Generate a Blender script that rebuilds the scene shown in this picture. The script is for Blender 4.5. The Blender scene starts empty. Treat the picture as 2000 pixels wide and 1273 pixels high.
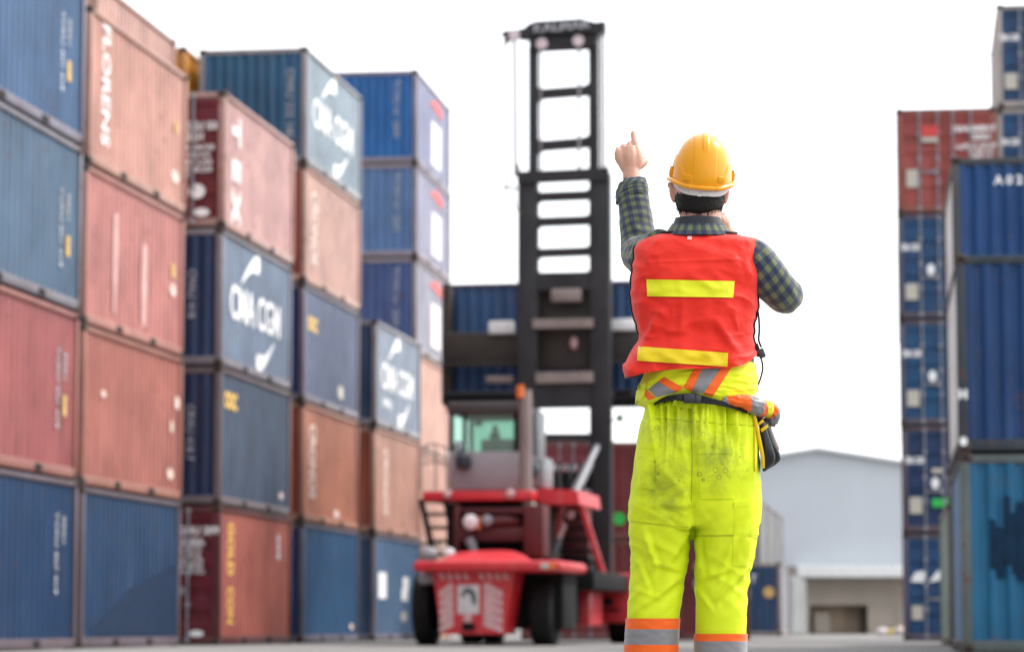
import bpy, bmesh, math, random
import numpy as np
from mathutils import Vector, Matrix, noise
from mathutils.bvhtree import BVHTree

sc = bpy.context.scene
col = sc.collection
random.seed(7)

# ------------------------------------------------------------------ camera, sky, sun, exposure
F_PX, PITCH, CAM_H = 5600.0, math.atan(586 / 5600.0), 0.35
cam = bpy.data.cameras.new('camera')
cam.sensor_width = 36.0
cam.lens = F_PX / 2000 * 36
cam.clip_start, cam.clip_end = 0.1, 4000
cam.dof.use_dof = True
cam.dof.focus_distance = 8.52
cam.dof.aperture_fstop = 4.1
cam.dof.aperture_blades = 9
camo = bpy.data.objects.new('camera', cam)
col.objects.link(camo)
camo.location = (0, 0, CAM_H)
camo.rotation_euler = (math.pi / 2 + PITCH, 0, 0)
sc.camera = camo

SKY_AZ, SKY_LOW, SKY_HIGH = math.radians(76), 0.36, 1.9
SUN_EL, SUN_AZ = math.radians(46), math.radians(58)      # azimuth clockwise from +Y (ahead) towards +X (right)
w = bpy.data.worlds.new('World')
sc.world = w
w.use_nodes = True
nt = w.node_tree
bg = nt.nodes['Background']
sky = nt.nodes.new('ShaderNodeTexSky')
sky.sky_type = 'NISHITA'
sky.sun_disc = False
sky.sun_elevation = SUN_EL
sky.sun_rotation = SUN_AZ
sky.air_density, sky.dust_density, sky.ozone_density = 1.0, 3.0, 1.0
ovc = nt.nodes.new('ShaderNodeMix')                      # a bright overcast veil over the clear sky
ovc.data_type = 'RGBA'
ovc.inputs[0].default_value = 0.82
ovc.inputs[7].default_value = (9.6, 9.8, 10.0, 1)
nt.links.new(sky.outputs[0], ovc.inputs[6])
# the overcast is brighter round the veiled sun than on the opposite side of the sky
tc = nt.nodes.new('ShaderNodeTexCoord')
dt = nt.nodes.new('ShaderNodeVectorMath'); dt.operation = 'DOT_PRODUCT'
dt.inputs[1].default_value = (math.sin(SKY_AZ) * 0.95, math.cos(SKY_AZ) * 0.95, 0.31)
nt.links.new(tc.outputs['Generated'], dt.inputs[0])
mr = nt.nodes.new('ShaderNodeMapRange')
mr.inputs[1].default_value, mr.inputs[2].default_value = -0.9, 0.75
mr.inputs[3].default_value, mr.inputs[4].default_value = SKY_LOW, SKY_HIGH
nt.links.new(dt.outputs['Value'], mr.inputs[0])
mu = nt.nodes.new('ShaderNodeVectorMath'); mu.operation = 'SCALE'
nt.links.new(ovc.outputs[2], mu.inputs[0])
nt.links.new(mr.outputs[0], mu.inputs['Scale'])
nt.links.new(mu.outputs[0], bg.inputs[0])
bg.inputs[1].default_value = 0.1

sun = bpy.data.lights.new('sun', 'SUN')
sun.energy = 2.6
sun.angle = math.radians(8)
sun.color = (1.0, 0.95, 0.88)
suno = bpy.data.objects.new('sun', sun)
col.objects.link(suno)
sd = Vector((math.sin(SUN_AZ) * math.cos(SUN_EL), math.cos(SUN_AZ) * math.cos(SUN_EL), math.sin(SUN_EL)))
suno.rotation_euler = sd.to_track_quat('Z', 'Y').to_euler()

vs = sc.view_settings
vs.view_transform = 'Standard'
vs.look = 'None'
vs.exposure = 0.55
vs.gamma = 1.0


# ------------------------------------------------------------------ helpers
def ray(px, py):
    """direction from the camera through a pixel of the 2000 px wide photograph"""
    cx, cy = (px - 1000) / F_PX, (636.5 - py) / F_PX
    return Vector((cx, math.cos(PITCH) - cy * math.sin(PITCH), math.sin(PITCH) + cy * math.cos(PITCH)))


def at(px, py, Y):
    r = ray(px, py)
    return Vector((0, 0, CAM_H)) + r * (Y / r.y)


def tag(o, label=None, cat=None, group=None, kind=None):
    if label: o['label'] = label
    if cat: o['category'] = cat
    if group: o['group'] = group
    if kind: o['kind'] = kind
    return o


def empty(name, loc, rz=0.0):
    o = bpy.data.objects.new(name, None)
    o.empty_display_size = 0.2
    o.location = loc
    o.rotation_euler = (0, 0, rz)
    col.objects.link(o)
    return o


class MB:
    """collects pieces of one mesh"""
    def __init__(s):
        s.v, s.f, s.m, s.uv = [], [], [], {}

    def add(s, v, f, mi=0, uv=None):
        n = len(s.v)
        s.v += [tuple(p) for p in v]
        s.f += [tuple(i + n for i in q) for q in f]
        s.m += [mi] * len(f)
        if uv is not None:
            for i, t in enumerate(uv): s.uv[n + i] = t
        return s

    def box(s, a, b, mi=0, bev=0.0, mat=None):
        x0, y0, z0 = [min(p, q) for p, q in zip(a, b)]
        x1, y1, z1 = [max(p, q) for p, q in zip(a, b)]
        V = [(x0, y0, z0), (x1, y0, z0), (x1, y1, z0), (x0, y1, z0), (x0, y0, z1), (x1, y0, z1), (x1, y1, z1), (x0, y1, z1)]
        Fq = [(0, 3, 2, 1), (4, 5, 6, 7), (0, 1, 5, 4), (1, 2, 6, 5), (2, 3, 7, 6), (3, 0, 4, 7)]
        if bev > 0:
            bm = bmesh.new()
            vv = [bm.verts.new(p) for p in V]
            for q in Fq: bm.faces.new([vv[i] for i in q])
            bmesh.ops.bevel(bm, geom=bm.edges[:], offset=min(bev, 0.45 * min(x1 - x0, y1 - y0, z1 - z0)), segments=2, affect='EDGES', profile=0.5)
            bm.verts.ensure_lookup_table()
            for i, q in enumerate(bm.verts): q.index = i
            V = [q.co.copy() for q in bm.verts]
            Fq = [[q.index for q in f.verts] for f in bm.faces]
            bm.free()
        if mat is not None: V = [mat @ Vector(p) for p in V]
        return s.add(V, Fq, mi)

    def bar(s, p, q, wx, wz, mi=0, bev=0.0):
        """box-section bar between two points"""
        p, q = Vector(p), Vector(q)
        d = (q - p)
        M = Matrix.Translation(p) @ d.to_track_quat('Y', 'Z').to_matrix().to_4x4()
        return s.box((-wx / 2, 0, -wz / 2), (wx / 2, d.length, wz / 2), mi, bev, M)

    def prism(s, poly, axis_a, axis_b, mi=0):
        """poly: points (3-D) of one cap; other cap is poly + axis"""
        n = len(poly)
        A = [Vector(p) for p in poly]
        off = Vector(axis_a)
        V = A + [p + off for p in A]
        f = [tuple(range(n)), tuple(reversed(range(n, 2 * n)))]
        f += [(i, i + n, (i + 1) % n + n, (i + 1) % n) for i in range(n)]
        return s.add(V, f, mi)

    def tube(s, path, rad, seg=12, mi=0, cap=True, flat=1.0, res=0):
        path = [Vector(p) for p in path]
        if not hasattr(rad, '__len__'): rad = [rad] * len(path)
        if res:
            path, rad = spline(path, rad, res)
        V, f = [], []
        t0 = (path[1] - path[0]).normalized()
        nrm = t0.orthogonal().normalized()
        for i, p in enumerate(path):
            t = (path[min(i + 1, len(path) - 1)] - path[max(i - 1, 0)]).normalized()
            nrm = (nrm - t * nrm.dot(t)).normalized()
            bn = t.cross(nrm)
            for k in range(seg):
                a = 2 * math.pi * k / seg
                V.append(p + (nrm * math.cos(a) + bn * math.sin(a) * flat) * rad[i])
        for i in range(len(path) - 1):
            for k in range(seg):
                f.append((i * seg + k, i * seg + (k + 1) % seg, (i + 1) * seg + (k + 1) % seg, (i + 1) * seg + k))
        if cap:
            f.append(tuple(reversed(range(seg))))
            f.append(tuple(range((len(path) - 1) * seg, len(path) * seg)))
        return s.add(V, f, mi)

    def lathe(s, prof, c, axis='X', seg=32, mi=0):
        """prof: (offset along axis, radius)"""
        V, f = [], []
        c = Vector(c)
        for o, r in prof:
            for k in range(seg):
                a = 2 * math.pi * k / seg
                p = {'X': (o, r * math.cos(a), r * math.sin(a)), 'Y': (r * math.cos(a), o, r * math.sin(a)), 'Z': (r * math.cos(a), r * math.sin(a), o)}[axis]
                V.append(c + Vector(p))
        for i in range(len(prof) - 1):
            for k in range(seg):
                f.append((i * seg + k, i * seg + (k + 1) % seg, (i + 1) * seg + (k + 1) % seg, (i + 1) * seg + k))
        f.append(tuple(reversed(range(seg))))
        f.append(tuple(range((len(prof) - 1) * seg, len(prof) * seg)))
        return s.add(V, f, mi)

    def ball(s, c, r, seg=16, rings=10, mi=0):
        V, f = [], []
        rx, ry, rz = r if hasattr(r, '__len__') else (r, r, r)
        for i in range(rings + 1):
            th = math.pi * i / rings
            for k in range(seg):
                a = 2 * math.pi * k / seg
                V.append((c[0] + rx * math.sin(th) * math.cos(a), c[1] + ry * math.sin(th) * math.sin(a), c[2] + rz * math.cos(th)))
        for i in range(rings):
            for k in range(seg):
                f.append((i * seg + k, (i + 1) * seg + k, (i + 1) * seg + (k + 1) % seg, i * seg + (k + 1) % seg))
        return s.add(V, f, mi)

    def mesh(s, name, mats, smooth=None, origin=None):
        me = bpy.data.meshes.new(name)
        V = s.v
        if origin is not None: V = [(p[0] - origin[0], p[1] - origin[1], p[2] - origin[2]) for p in V]
        me.from_pydata(V, [], s.f)
        for m in (mats if isinstance(mats, (list, tuple)) else [mats]): me.materials.append(m)
        if any(s.m): me.polygons.foreach_set('material_index', s.m)
        if s.uv:
            ul = me.uv_layers.new(name='UVMap')
            for l in me.loops: ul.data[l.index].uv = s.uv.get(l.vertex_index, (0, 0))
        bm = bmesh.new()
        bm.from_mesh(me)
        bmesh.ops.recalc_face_normals(bm, faces=bm.faces[:])
        bm.to_mesh(me)
        bm.free()
        if smooth is not None:
            me.polygons.foreach_set('use_smooth', [True] * len(me.polygons))
            if smooth < 180: me.set_sharp_from_angle(angle=math.radians(smooth))
        me.update()
        return me

    def build(s, name, mats, parent=None, smooth=None, origin=None):
        return link(name, s.mesh(name, mats, smooth, origin), parent)


def link(name, me, parent=None):
    o = bpy.data.objects.new(name, me)
    col.objects.link(o)
    if parent is not None: o.parent = parent
    return o


def spline(path, rad, res):
    P = [path[0]] + list(path) + [path[-1]]
    Rr = [rad[0]] + list(rad) + [rad[-1]]
    o, r = [], []
    for i in range(1, len(P) - 2):
        for k in range(res):
            t = k / res
            def cr(a, b, c, d): return 0.5 * ((2 * b) + (c - a) * t + (2 * a - 5 * b + 4 * c - d) * t * t + (3 * b - a - 3 * c + d) * t ** 3)
            o.append(cr(P[i - 1], P[i], P[i + 1], P[i + 2]))
            r.append(cr(Rr[i - 1], Rr[i], Rr[i + 1], Rr[i + 2]))
    o.append(P[-2]); r.append(Rr[-2])
    return o, r


# ------------------------------------------------------------------ materials
class N:
    """small node-tree builder"""
    def __init__(s, name, rough=0.5, spec=0.5, metal=0.0):
        s.m = bpy.data.materials.new(name)
        s.m.use_nodes = True
        s.t = s.m.node_tree
        s.b = s.t.nodes['Principled BSDF']
        s.b.inputs['Roughness'].default_value = rough
        s.b.inputs['Specular IOR Level'].default_value = spec
        s.b.inputs['Metallic'].default_value = metal

    def n(s, typ, **kw):
        x = s.t.nodes.new(typ)
        for k, v in kw.items(): setattr(x, k, v)
        return x

    def l(s, a, b): s.t.links.new(a, b)

    def val(s, x):
        return x

    def math(s, op, a, b=None, clamp=False):
        x = s.n('ShaderNodeMath', operation=op, use_clamp=clamp)
        for i, q in enumerate((a, b)):
            if q is None: continue
            if isinstance(q, (int, float)): x.inputs[i].default_value = q
            else: s.l(q, x.inputs[i])
        return x.outputs[0]

    def mix(s, f, a, b, blend='MIX'):
        x = s.n('ShaderNodeMix', data_type='RGBA', blend_type=blend)
        for i, q in ((0, f), (6, a), (7, b)):
            if isinstance(q, (int, float)): x.inputs[i].default_value = q
            elif isinstance(q, tuple): x.inputs[i].default_value = q + (1,) if len(q) == 3 else q
            else: s.l(q, x.inputs[i])
        return x.outputs[2]

    def coord(s, which='Object', scale=(1, 1, 1), rand=False):
        c = s.n('ShaderNodeTexCoord').outputs[which]
        mp = s.n('ShaderNodeMapping')
        mp.inputs['Scale'].default_value = scale
        s.l(c, mp.inputs[0])
        if rand:
            oi = s.n('ShaderNodeObjectInfo').outputs['Random']
            cx = s.n('ShaderNodeCombineXYZ')
            s.l(s.math('MULTIPLY', oi, 91.0), cx.inputs[0])
            s.l(s.math('MULTIPLY', oi, 37.0), cx.inputs[1])
            s.l(s.math('MULTIPLY', oi, 53.0), cx.inputs[2])
            s.l(cx.outputs[0], mp.inputs['Location'])
        return mp.outputs[0]

    def noise(s, vec, scale, detail=4, rough=0.55, dist=0.0):
        x = s.n('ShaderNodeTexNoise')
        s.l(vec, x.inputs['Vector'])
        x.inputs['Scale'].default_value = scale
        x.inputs['Detail'].default_value = detail
        x.inputs['Roughness'].default_value = rough
        x.inputs['Distortion'].default_value = dist
        return x.outputs[0]

    def ramp(s, f, a, b):
        x = s.n('ShaderNodeMapRange')
        x.inputs[1].default_value, x.inputs[2].default_value = a, b
        s.l(f, x.inputs[0])
        return x.outputs[0]

    def bump(s, h, strength=0.3, dist=0.01):
        x = s.n('ShaderNodeBump')
        x.inputs['Strength'].default_value = strength
        x.inputs['Distance'].default_value = dist
        s.l(h, x.inputs['Height'])
        s.l(x.outputs[0], s.b.inputs['Normal'])

    def base(s, c):
        if isinstance(c, tuple): s.b.inputs['Base Color'].default_value = c + (1,)
        else: s.l(c, s.b.inputs['Base Color'])
        return s


def simple(name, c, rough=0.5, spec=0.5, metal=0.0, var=0.15, scale=8.0, bump=0.0):
    k = N(name, rough, spec, metal)
    n = k.noise(k.coord(), scale, 5)
    k.base(k.mix(k.ramp(n, 0.3, 0.7), tuple(x * (1 - var) for x in c), tuple(min(1, x * (1 + var)) for x in c)))
    if bump: k.bump(n, bump, 0.01)
    return k.m


def make_paint(name, rust=0.5, rough=0.42):
    k = N(name, rough, 0.36)
    oi = k.n('ShaderNodeObjectInfo').outputs['Color']
    v = k.coord('Object', (1, 1, 1), True)
    st = k.coord('Object', (3.0, 3.0, 0.22), True)
    big = k.ramp(k.noise(v, 0.9, 5), 0.3, 0.7)
    c = k.mix(big, k.mix(1.0, oi, (0.80, 0.80, 0.82), 'MULTIPLY'), k.mix(1.0, k.mix(1.0, oi, (1.12, 1.12, 1.12), 'MULTIPLY'), (0.006, 0.006, 0.006), 'ADD'))
    streak = k.ramp(k.noise(st, 2.2, 6, 0.6), 0.52, 0.78)
    c = k.mix(k.math('MULTIPLY', streak, 0.07), c, (0.42, 0.40, 0.38))
    rs = k.ramp(k.noise(v, 3.4, 8, 0.68, 0.4), 0.58, 0.68)
    grime = k.ramp(k.noise(k.coord('Object', (2.2, 2.2, 0.5), True), 1.6, 7, 0.65, 0.5), 0.45, 0.75)
    c = k.mix(k.math('MULTIPLY', grime, 0.45), c, k.mix(1.0, c, (0.38, 0.36, 0.35), 'MULTIPLY'))
    r2 = k.ramp(k.noise(st, 5.0, 6, 0.65), 0.62, 0.74)
    rm = k.math('MULTIPLY', k.math('MAXIMUM', rs, r2), rust, True)
    c = k.mix(rm, c, (0.13, 0.055, 0.03))
    k.base(c)
    k.l(k.math('ADD', k.math('MULTIPLY', rm, 0.35), rough), k.b.inputs['Roughness'])
    return k.m


M = {}
M['paint'] = make_paint('container_paint', 0.42, 0.44)
M['frame_paint'] = make_paint('container_frame_paint', 0.75, 0.48)
M['casting'] = simple('cast_steel', (0.07, 0.05, 0.042), 0.7, 0.3, 0, 0.5, 14)
M['dark'] = simple('dark_gap', (0.012, 0.012, 0.013), 0.8, 0.2)
M['zinc'] = simple('galvanised_steel', (0.27, 0.27, 0.30), 0.5, 0.4, 0.1, 0.2, 5)
M['white_mark'] = simple('white_lettering', (0.86, 0.86, 0.86), 0.45, 0.5, 0, 0.06, 3)
M['pale_mark'] = simple('chalky_lettering', (0.76, 0.72, 0.71), 0.5, 0.4, 0, 0.2, 3)
M['cream_worn'] = simple('worn_cream_lettering', (0.68, 0.52, 0.45), 0.55, 0.4, 0, 0.2, 3)
M['sticker_y'] = simple('faded_yellow_sticker', (0.52, 0.34, 0.12), 0.55, 0.4, 0, 0.2, 5)
M['faded_mark'] = simple('worn_lettering', (0.42, 0.43, 0.46), 0.55, 0.4, 0, 0.35, 3)
M['yellow_mark'] = simple('yellow_lettering', (0.80, 0.50, 0.10), 0.5, 0.5, 0, 0.1, 3)
M['cream_mark'] = simple('cream_plate', (0.50, 0.47, 0.40), 0.5, 0.5, 0, 0.1, 6)
M['streak_mark'] = simple('chalky_streak', (0.56, 0.33, 0.31), 0.55, 0.4, 0, 0.2, 3)
M['red_mark'] = simple('red_sign', (0.62, 0.05, 0.05), 0.5, 0.5, 0, 0.1, 3)
M['green_mark'] = simple('green_sign', (0.02, 0.50, 0.07), 0.5, 0.5, 0, 0.1, 3)
M['dark_patch'] = simple('scrubbed_blue', (0.003, 0.022, 0.055), 0.7, 0.2, 0, 0.3, 4)
M['blue_mark'] = simple('dark_blue_patch', (0.004, 0.020, 0.055), 0.65, 0.2, 0, 0.3, 4)


def concrete():
    k = N('yard_concrete', 0.9, 0.06)
    v = k.coord()
    a = k.ramp(k.noise(v, 0.13, 6, 0.6), 0.35, 0.65)
    b = k.ramp(k.noise(v, 2.5, 8, 0.7), 0.3, 0.7)
    c = k.mix(a, (0.20, 0.197, 0.193), (0.29, 0.283, 0.277))
    c = k.mix(k.math('MULTIPLY', b, 0.35), c, (0.13, 0.127, 0.123))
    stain = k.ramp(k.noise(v, 0.5, 4, 0.5, 0.6), 0.60, 0.72)
    c = k.mix(k.math('MULTIPLY', stain, 0.4), c, (0.12, 0.115, 0.11))
    k.base(c)
    k.bump(b, 0.25, 0.01)
    return k.m


M['concrete'] = concrete()

# ------------------------------------------------------------------ ground
g = MB()
nx, ny = 40, 60
xs = [(-1 + 2 * i / nx) ** 3 * 900 for i in range(nx + 1)]
ys = [-60 + 2000 * (j / ny) ** 2.2 for j in range(ny + 1)]
g.add([(x, y, 0) for y in ys for x in xs], [(j * (nx + 1) + i, j * (nx + 1) + i + 1, (j + 1) * (nx + 1) + i + 1, (j + 1) * (nx + 1) + i) for j in range(ny) for i in range(nx)])
tag(g.build('ground', M['concrete']), kind='structure')

# ------------------------------------------------------------------ shipping containers
CL, CW, CH, PITCHZ = 6.058, 2.438, 2.591, 2.605


def corrugated(L, z0, z1, pitch, depth, flat=0.30):
    """profile along 0..L of a trapezoid sheet: list of (s, d) with d = inward depth"""
    pr = [(0, 0)]
    n = max(1, round((L) / pitch))
    p = L / n
    for i in range(n):
        s = i * p
        pr += [(s + p * 0.26, 0), (s + p * 0.5 - p * 0.0, depth), (s + p * 0.76, depth), (s + p, 0)]
    return pr


PROTO = {}


def protos():
    hx, hy = CW / 2, CL / 2
    # frame
    m = MB()
    pw = 0.13
    for sx in (-1, 1):
        for sy in (-1, 1):
            m.box((sx * hx, sy * hy, 0.118), (sx * (hx - pw), sy * (hy - pw), CH - 0.118), bev=0.012)
        m.box((sx * (hx - 0.004), -hy + pw, 0.02), (sx * (hx - 0.09), hy - pw, 0.17), bev=0.008)
        m.box((sx * (hx - 0.004), -hy + pw, CH - 0.10), (sx * (hx - 0.075), hy - pw, CH - 0.02), bev=0.008)
    for sy in (-1, 1):
        m.box((-hx + pw, sy * (hy - 0.004), 0.02), (hx - pw, sy * (hy - 0.09), 0.17), bev=0.008)
        m.box((-hx + pw, sy * (hy - 0.004), CH - 0.13), (hx - pw, sy * (hy - 0.09), CH - 0.02), bev=0.008)
    PROTO['frame'] = m.mesh('frame', M['frame_paint'], 30)
    # side panel on +x (20 ft: outward ribs)
    pr = corrugated(CL - 2 * pw, 0, 0, 0.270, 0.055)
    V, Fq = [], []
    for s, d in pr:
        y = -hy + pw + s
        V += [(hx - 0.038 - d, y, 0.165), (hx - 0.038 - d, y, CH - 0.095)]
    Fq = [(2 * i, 2 * i + 2, 2 * i + 3, 2 * i + 1) for i in range(len(pr) - 1)]
    m = MB(); m.add(V, Fq); PROTO['side_r'] = m.mesh('side_panel', M['paint'])
    m = MB(); m.add([(-x, y, z) for x, y, z in V], Fq); PROTO['side_l'] = m.mesh('side_panel', M['paint'])
    # closed end wall (deep vertical ribs), near (-y) and far
    pr = corrugated(CW - 2 * pw, 0, 0, 0.245, 0.046)
    V = []
    for s, d in pr:
        x = -hx + pw + s
        V += [(x, -hy + 0.012 + d, 0.17), (x, -hy + 0.012 + d, CH - 0.13)]
    Fq = [(2 * i, 2 * i + 2, 2 * i + 3, 2 * i + 1) for i in range(len(pr) - 1)]
    m = MB(); m.add(V, Fq); PROTO['end_near'] = m.mesh('end_panel', M['paint'])
    m = MB(); m.add([(x, -y, z) for x, y, z in V], Fq); PROTO['end_far'] = m.mesh('end_panel', M['paint'])
    # door leaf with five horizontal recesses (near end)
    for key, s in (('door_l', -1), ('door_r', 1)):
        x0, x1 = (0.012 * s, (hx - pw) * s)
        xa, xb = min(x0, x1), max(x0, x1)
        m = MB()
        zs = [0.17, 0.30]
        dep = [0, 0]
        z = 0.30
        for k in range(5):
            z0 = 0.30 + k * 0.425
            zs += [z0 + 0.10, z0 + 0.14, z0 + 0.30, z0 + 0.34]
            dep += [0, 0.036, 0.036, 0]
        zs += [CH - 0.13]; dep += [0]
        V = []
        for zz, d in zip(zs, dep):
            V += [(xa + 0.05, -hy + 0.03 + d, zz), (xb - 0.05, -hy + 0.03 + d, zz)]
        m.add(V, [(2 * i, 2 * i + 1, 2 * i + 3, 2 * i + 2) for i in range(len(zs) - 1)])
        m.box((xa, -hy + 0.018, 0.172), (xa + 0.06, -hy + 0.07, CH - 0.133), bev=0.006)
        m.box((xb - 0.06, -hy + 0.018, 0.172), (xb, -hy + 0.07, CH - 0.133), bev=0.006)
        PROTO[key] = m.mesh('door', M['paint'], 30)
    # locking rod (two on each leaf), origin in container frame at x offset later
    m = MB()
    m.tube([(0, -hy - 0.012, 0.06), (0, -hy - 0.012, CH - 0.05)], 0.021, 10)
    for z in (0.10, 0.75, 1.35, 1.95, CH - 0.09):
        m.box((-0.05, -hy - 0.03, z - 0.04), (0.05, -hy + 0.024, z + 0.04), bev=0.008)
    PROTO['rod'] = m.mesh('locking_rod', M['zinc'], 40)
    m = MB()
    m.box((-0.02, -hy - 0.045, 0.98), (0.36, -hy - 0.028, 1.03), bev=0.006)
    m.box((0.30, -hy - 0.05, 0.93), (0.37, -hy + 0.02, 1.08), bev=0.01)
    PROTO['handle'] = m.mesh('door_handle', M['zinc'], 40)
    # roof sheet with cross ribs
    pr = corrugated(CL - 0.2, 0, 0, 0.21, 0.02)
    V = []
    for s, d in pr:
        V += [(-hx + 0.06, -hy + 0.1 + s, CH - 0.03 - d), (hx - 0.06, -hy + 0.1 + s, CH - 0.03 - d)]
    m = MB(); m.add(V, [(2 * i, 2 * i + 1, 2 * i + 3, 2 * i + 2) for i in range(len(pr) - 1)])
    PROTO['roof'] = m.mesh('roof', M['frame_paint'])
    m = MB(); m.box((-hx + 0.09, -hy + 0.09, 0.10), (hx - 0.09, hy - 0.09, 0.14))
    PROTO['floor'] = m.mesh('underside', M['casting'])
    m = MB()
    m.box((-0.081, -0.089, -0.059), (0.081, 0.089, 0.059), bev=0.012)
    for sx in (-1, 1): m.box((sx * 0.0805, -0.04, -0.028), (sx * 0.084, 0.04, 0.028), 1)
    for sy in (-1, 1): m.box((-0.036, sy * 0.0885, -0.028), (0.036, sy * 0.092, 0.028), 1)
    PROTO['casting'] = m.mesh('corner_casting', [M['casting'], M['dark']], 30)
    m = MB()
    m.box((hx - 0.10, -0.18, 0.03), (hx, 0.18, 0.145), bev=0.008)
    PROTO['pocket'] = m.mesh('fork_pocket', M['dark'], 30)


protos()
FONT_CACHE = {}


def text_mesh(s, size, mat, bold=0.0, squash=1.0):
    key = (s, round(size, 3), mat, bold, squash)
    if key in FONT_CACHE: return FONT_CACHE[key]
    cu = bpy.data.curves.new('marking', 'FONT')
    cu.body = s
    cu.size = size
    cu.extrude = 0.002
    cu.offset = bold
    cu.align_x, cu.align_y = 'CENTER', 'CENTER'
    cu.resolution_u = 3
    o = bpy.data.objects.new('marking', cu)
    col.objects.link(o)
    me = bpy.data.meshes.new_from_object(o.evaluated_get(bpy.context.evaluated_depsgraph_get()))
    bpy.data.objects.remove(o)
    bpy.data.curves.remove(cu)
    me.name = 'marking'
    me.materials.clear()
    me.materials.append(M[mat])
    if squash != 1.0:
        for v in me.vertices: v.co.x *= squash
    FONT_CACHE[key] = me
    return me


def flat_mesh(polys, mat, name='marking'):
    """flat outlines (2-D) as 3 mm plates"""
    m = MB()
    for p in polys:
        m.prism([(a, b, -0.0015) for a, b in p], (0, 0, 0.003), None)
    return m.mesh(name, M[mat])


def rect(x0, y0, x1, y1): return [(x0, y0), (x1, y0), (x1, y1), (x0, y1)]


def disc(cx, cy, rx, ry=None, n=18):
    ry = ry or rx
    return [(cx + rx * math.cos(2 * math.pi * k / n), cy + ry * math.sin(2 * math.pi * k / n)) for k in range(n)]


def swoosh(flip):
    """thin tail growing into a round head"""
    pts_o, pts_i = [], []
    for k in range(13):
        t = k / 12
        x = -0.95 + 1.9 * t
        y = -0.42 + 0.62 * math.sin(t * 1.75)
        wd = 0.05 + 0.24 * t ** 1.4
        if t > 0.88: wd *= math.sqrt(max(0.0, 1 - ((t - 0.88) / 0.125) ** 2)) + 0.02
        pts_o.append((x, y + wd)); pts_i.append((x, y - wd * 0.9))
    p = pts_o + pts_i[::-1]
    return [(-a, -b) for a, b in p] if flip else p


def face_matrix(face, a, z, rot=0.0, off=0.004):
    """place a flat mark on a container face. a = position along the face from its left edge as seen, z = height"""
    hx, hy = CW / 2, CL / 2
    R = Matrix.Rotation(rot, 4, 'Z')
    if face == 'R':
        off -= 0.034
        B = Matrix(((0, 0, 1, hx + off), (1, 0, 0, -hy + a), (0, 1, 0, z), (0, 0, 0, 1)))
    elif face == 'L':
        off -= 0.034
        B = Matrix(((0, 0, -1, -hx - off), (-1, 0, 0, hy - a), (0, 1, 0, z), (0, 0, 0, 1)))
    else:
        B = Matrix(((1, 0, 0, -hx + a), (0, 0, -1, -hy - off), (0, 1, 0, z), (0, 0, 0, 1)))
    return B @ R


SW_T = flat_mesh([swoosh(False)], 'white_mark', 'logo_arc')
SW_B = flat_mesh([swoosh(True)], 'white_mark', 'logo_arc')


def part(name, me, root, color, M4=None):
    o = link(name, me, root)
    o.color = color
    if M4 is not None: o.matrix_local = M4
    return o


def container(cx, cy, z, th, color, label, end='wall', near='right', side=None, marks=(), hide=False, group='stacked shipping containers', name='shipping_container', pockets=True, frame=None):
    """(cx, cy): ground point of the near right (or near left) corner; th: clockwise heading of its long axis from straight ahead"""
    D, Rv = Vector((math.sin(th), math.cos(th), 0)), Vector((math.cos(th), -math.sin(th), 0))
    s = -1 if near == 'right' else 1
    c = Vector((cx, cy, z)) + Rv * (s * CW / 2) + D * (CL / 2)
    root = empty(name, c, -th)
    tag(root, label, 'shipping container', group)
    C4 = tuple(color) + (1,)
    S4 = tuple(side or color) + (1,)  # side colours have grazing sky sheen and flare haze mixed into the paint
    fr = tuple(frame or [x * 0.5 + y * 0.5 for x, y in zip(side or color, (0.20, 0.115, 0.08))]) + (1,)
    part('frame', PROTO['frame'], root, fr)
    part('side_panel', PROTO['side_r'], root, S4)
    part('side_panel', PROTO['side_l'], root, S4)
    part('roof', PROTO['roof'], root, C4)
    part('underside', PROTO['floor'], root, C4)
    part('end_panel', PROTO['end_far'], root, C4)
    if end == 'wall':
        part('end_panel', PROTO['end_near'], root, C4)
    else:
        for key, xs in (('door_l', (-0.66, -0.21)), ('door_r', (0.16, 0.60))):
            d = part('door', PROTO[key], root, C4)
            for i, x in enumerate(xs):
                r = part('locking_rod', PROTO['rod'], d, C4, Matrix.Translation((x, 0, 0)))
            part('door_handle', PROTO['handle'], d, C4, Matrix.Translation((xs[0] + (0.06 if xs[0] < 0 else 0.02), 0, 0)))
    for sx in (-1, 1):
        for sy in (-1, 1):
            for zz in (0.059, CH - 0.059):
                part('corner_casting', PROTO['casting'], root, C4, Matrix.Translation((sx * (CW / 2 - 0.0775), sy * (CL / 2 - 0.0855), zz)))
    if pockets:
        for y in (-1.03, 1.03):
            for xx in (0, -CW + 0.10):
                part('fork_pocket', PROTO['pocket'], root, C4, Matrix.Translation((xx, y, 0)))
    for mk in marks:
        if mk[0] == 'text':
            _, face, a, zz, s_, size, mat, rot = mk[:8]
            bold = mk[8] if len(mk) > 8 else 0.0
            sq = mk[9] if len(mk) > 9 else 1.0
            part('lettering', text_mesh(s_, size, mat, bold, sq), root, C4, face_matrix(face, a, zz, rot))
        elif mk[0] == 'poly':
            _, face, a, zz, polys, mat, nm = mk[:7]
            part(nm, flat_mesh(polys, mat, nm), root, C4, face_matrix(face, a, zz, 0, 0.0065 if len(mk) < 8 else mk[7]))
        elif mk[0] == 'logo':
            part('lettering', text_mesh('CMA CGM', 0.92, 'white_mark', 0.018, 1.02), root, C4, face_matrix('R', 2.95, 1.27))
            part('logo_arc', SW_T, root, C4, face_matrix('R', 2.45, 2.08) @ Matrix.Scale(.8, 4))
            part('logo_arc', SW_B, root, C4, face_matrix('R', 3.75, 0.48) @ Matrix.Scale(.8, 4))
    return root


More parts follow.
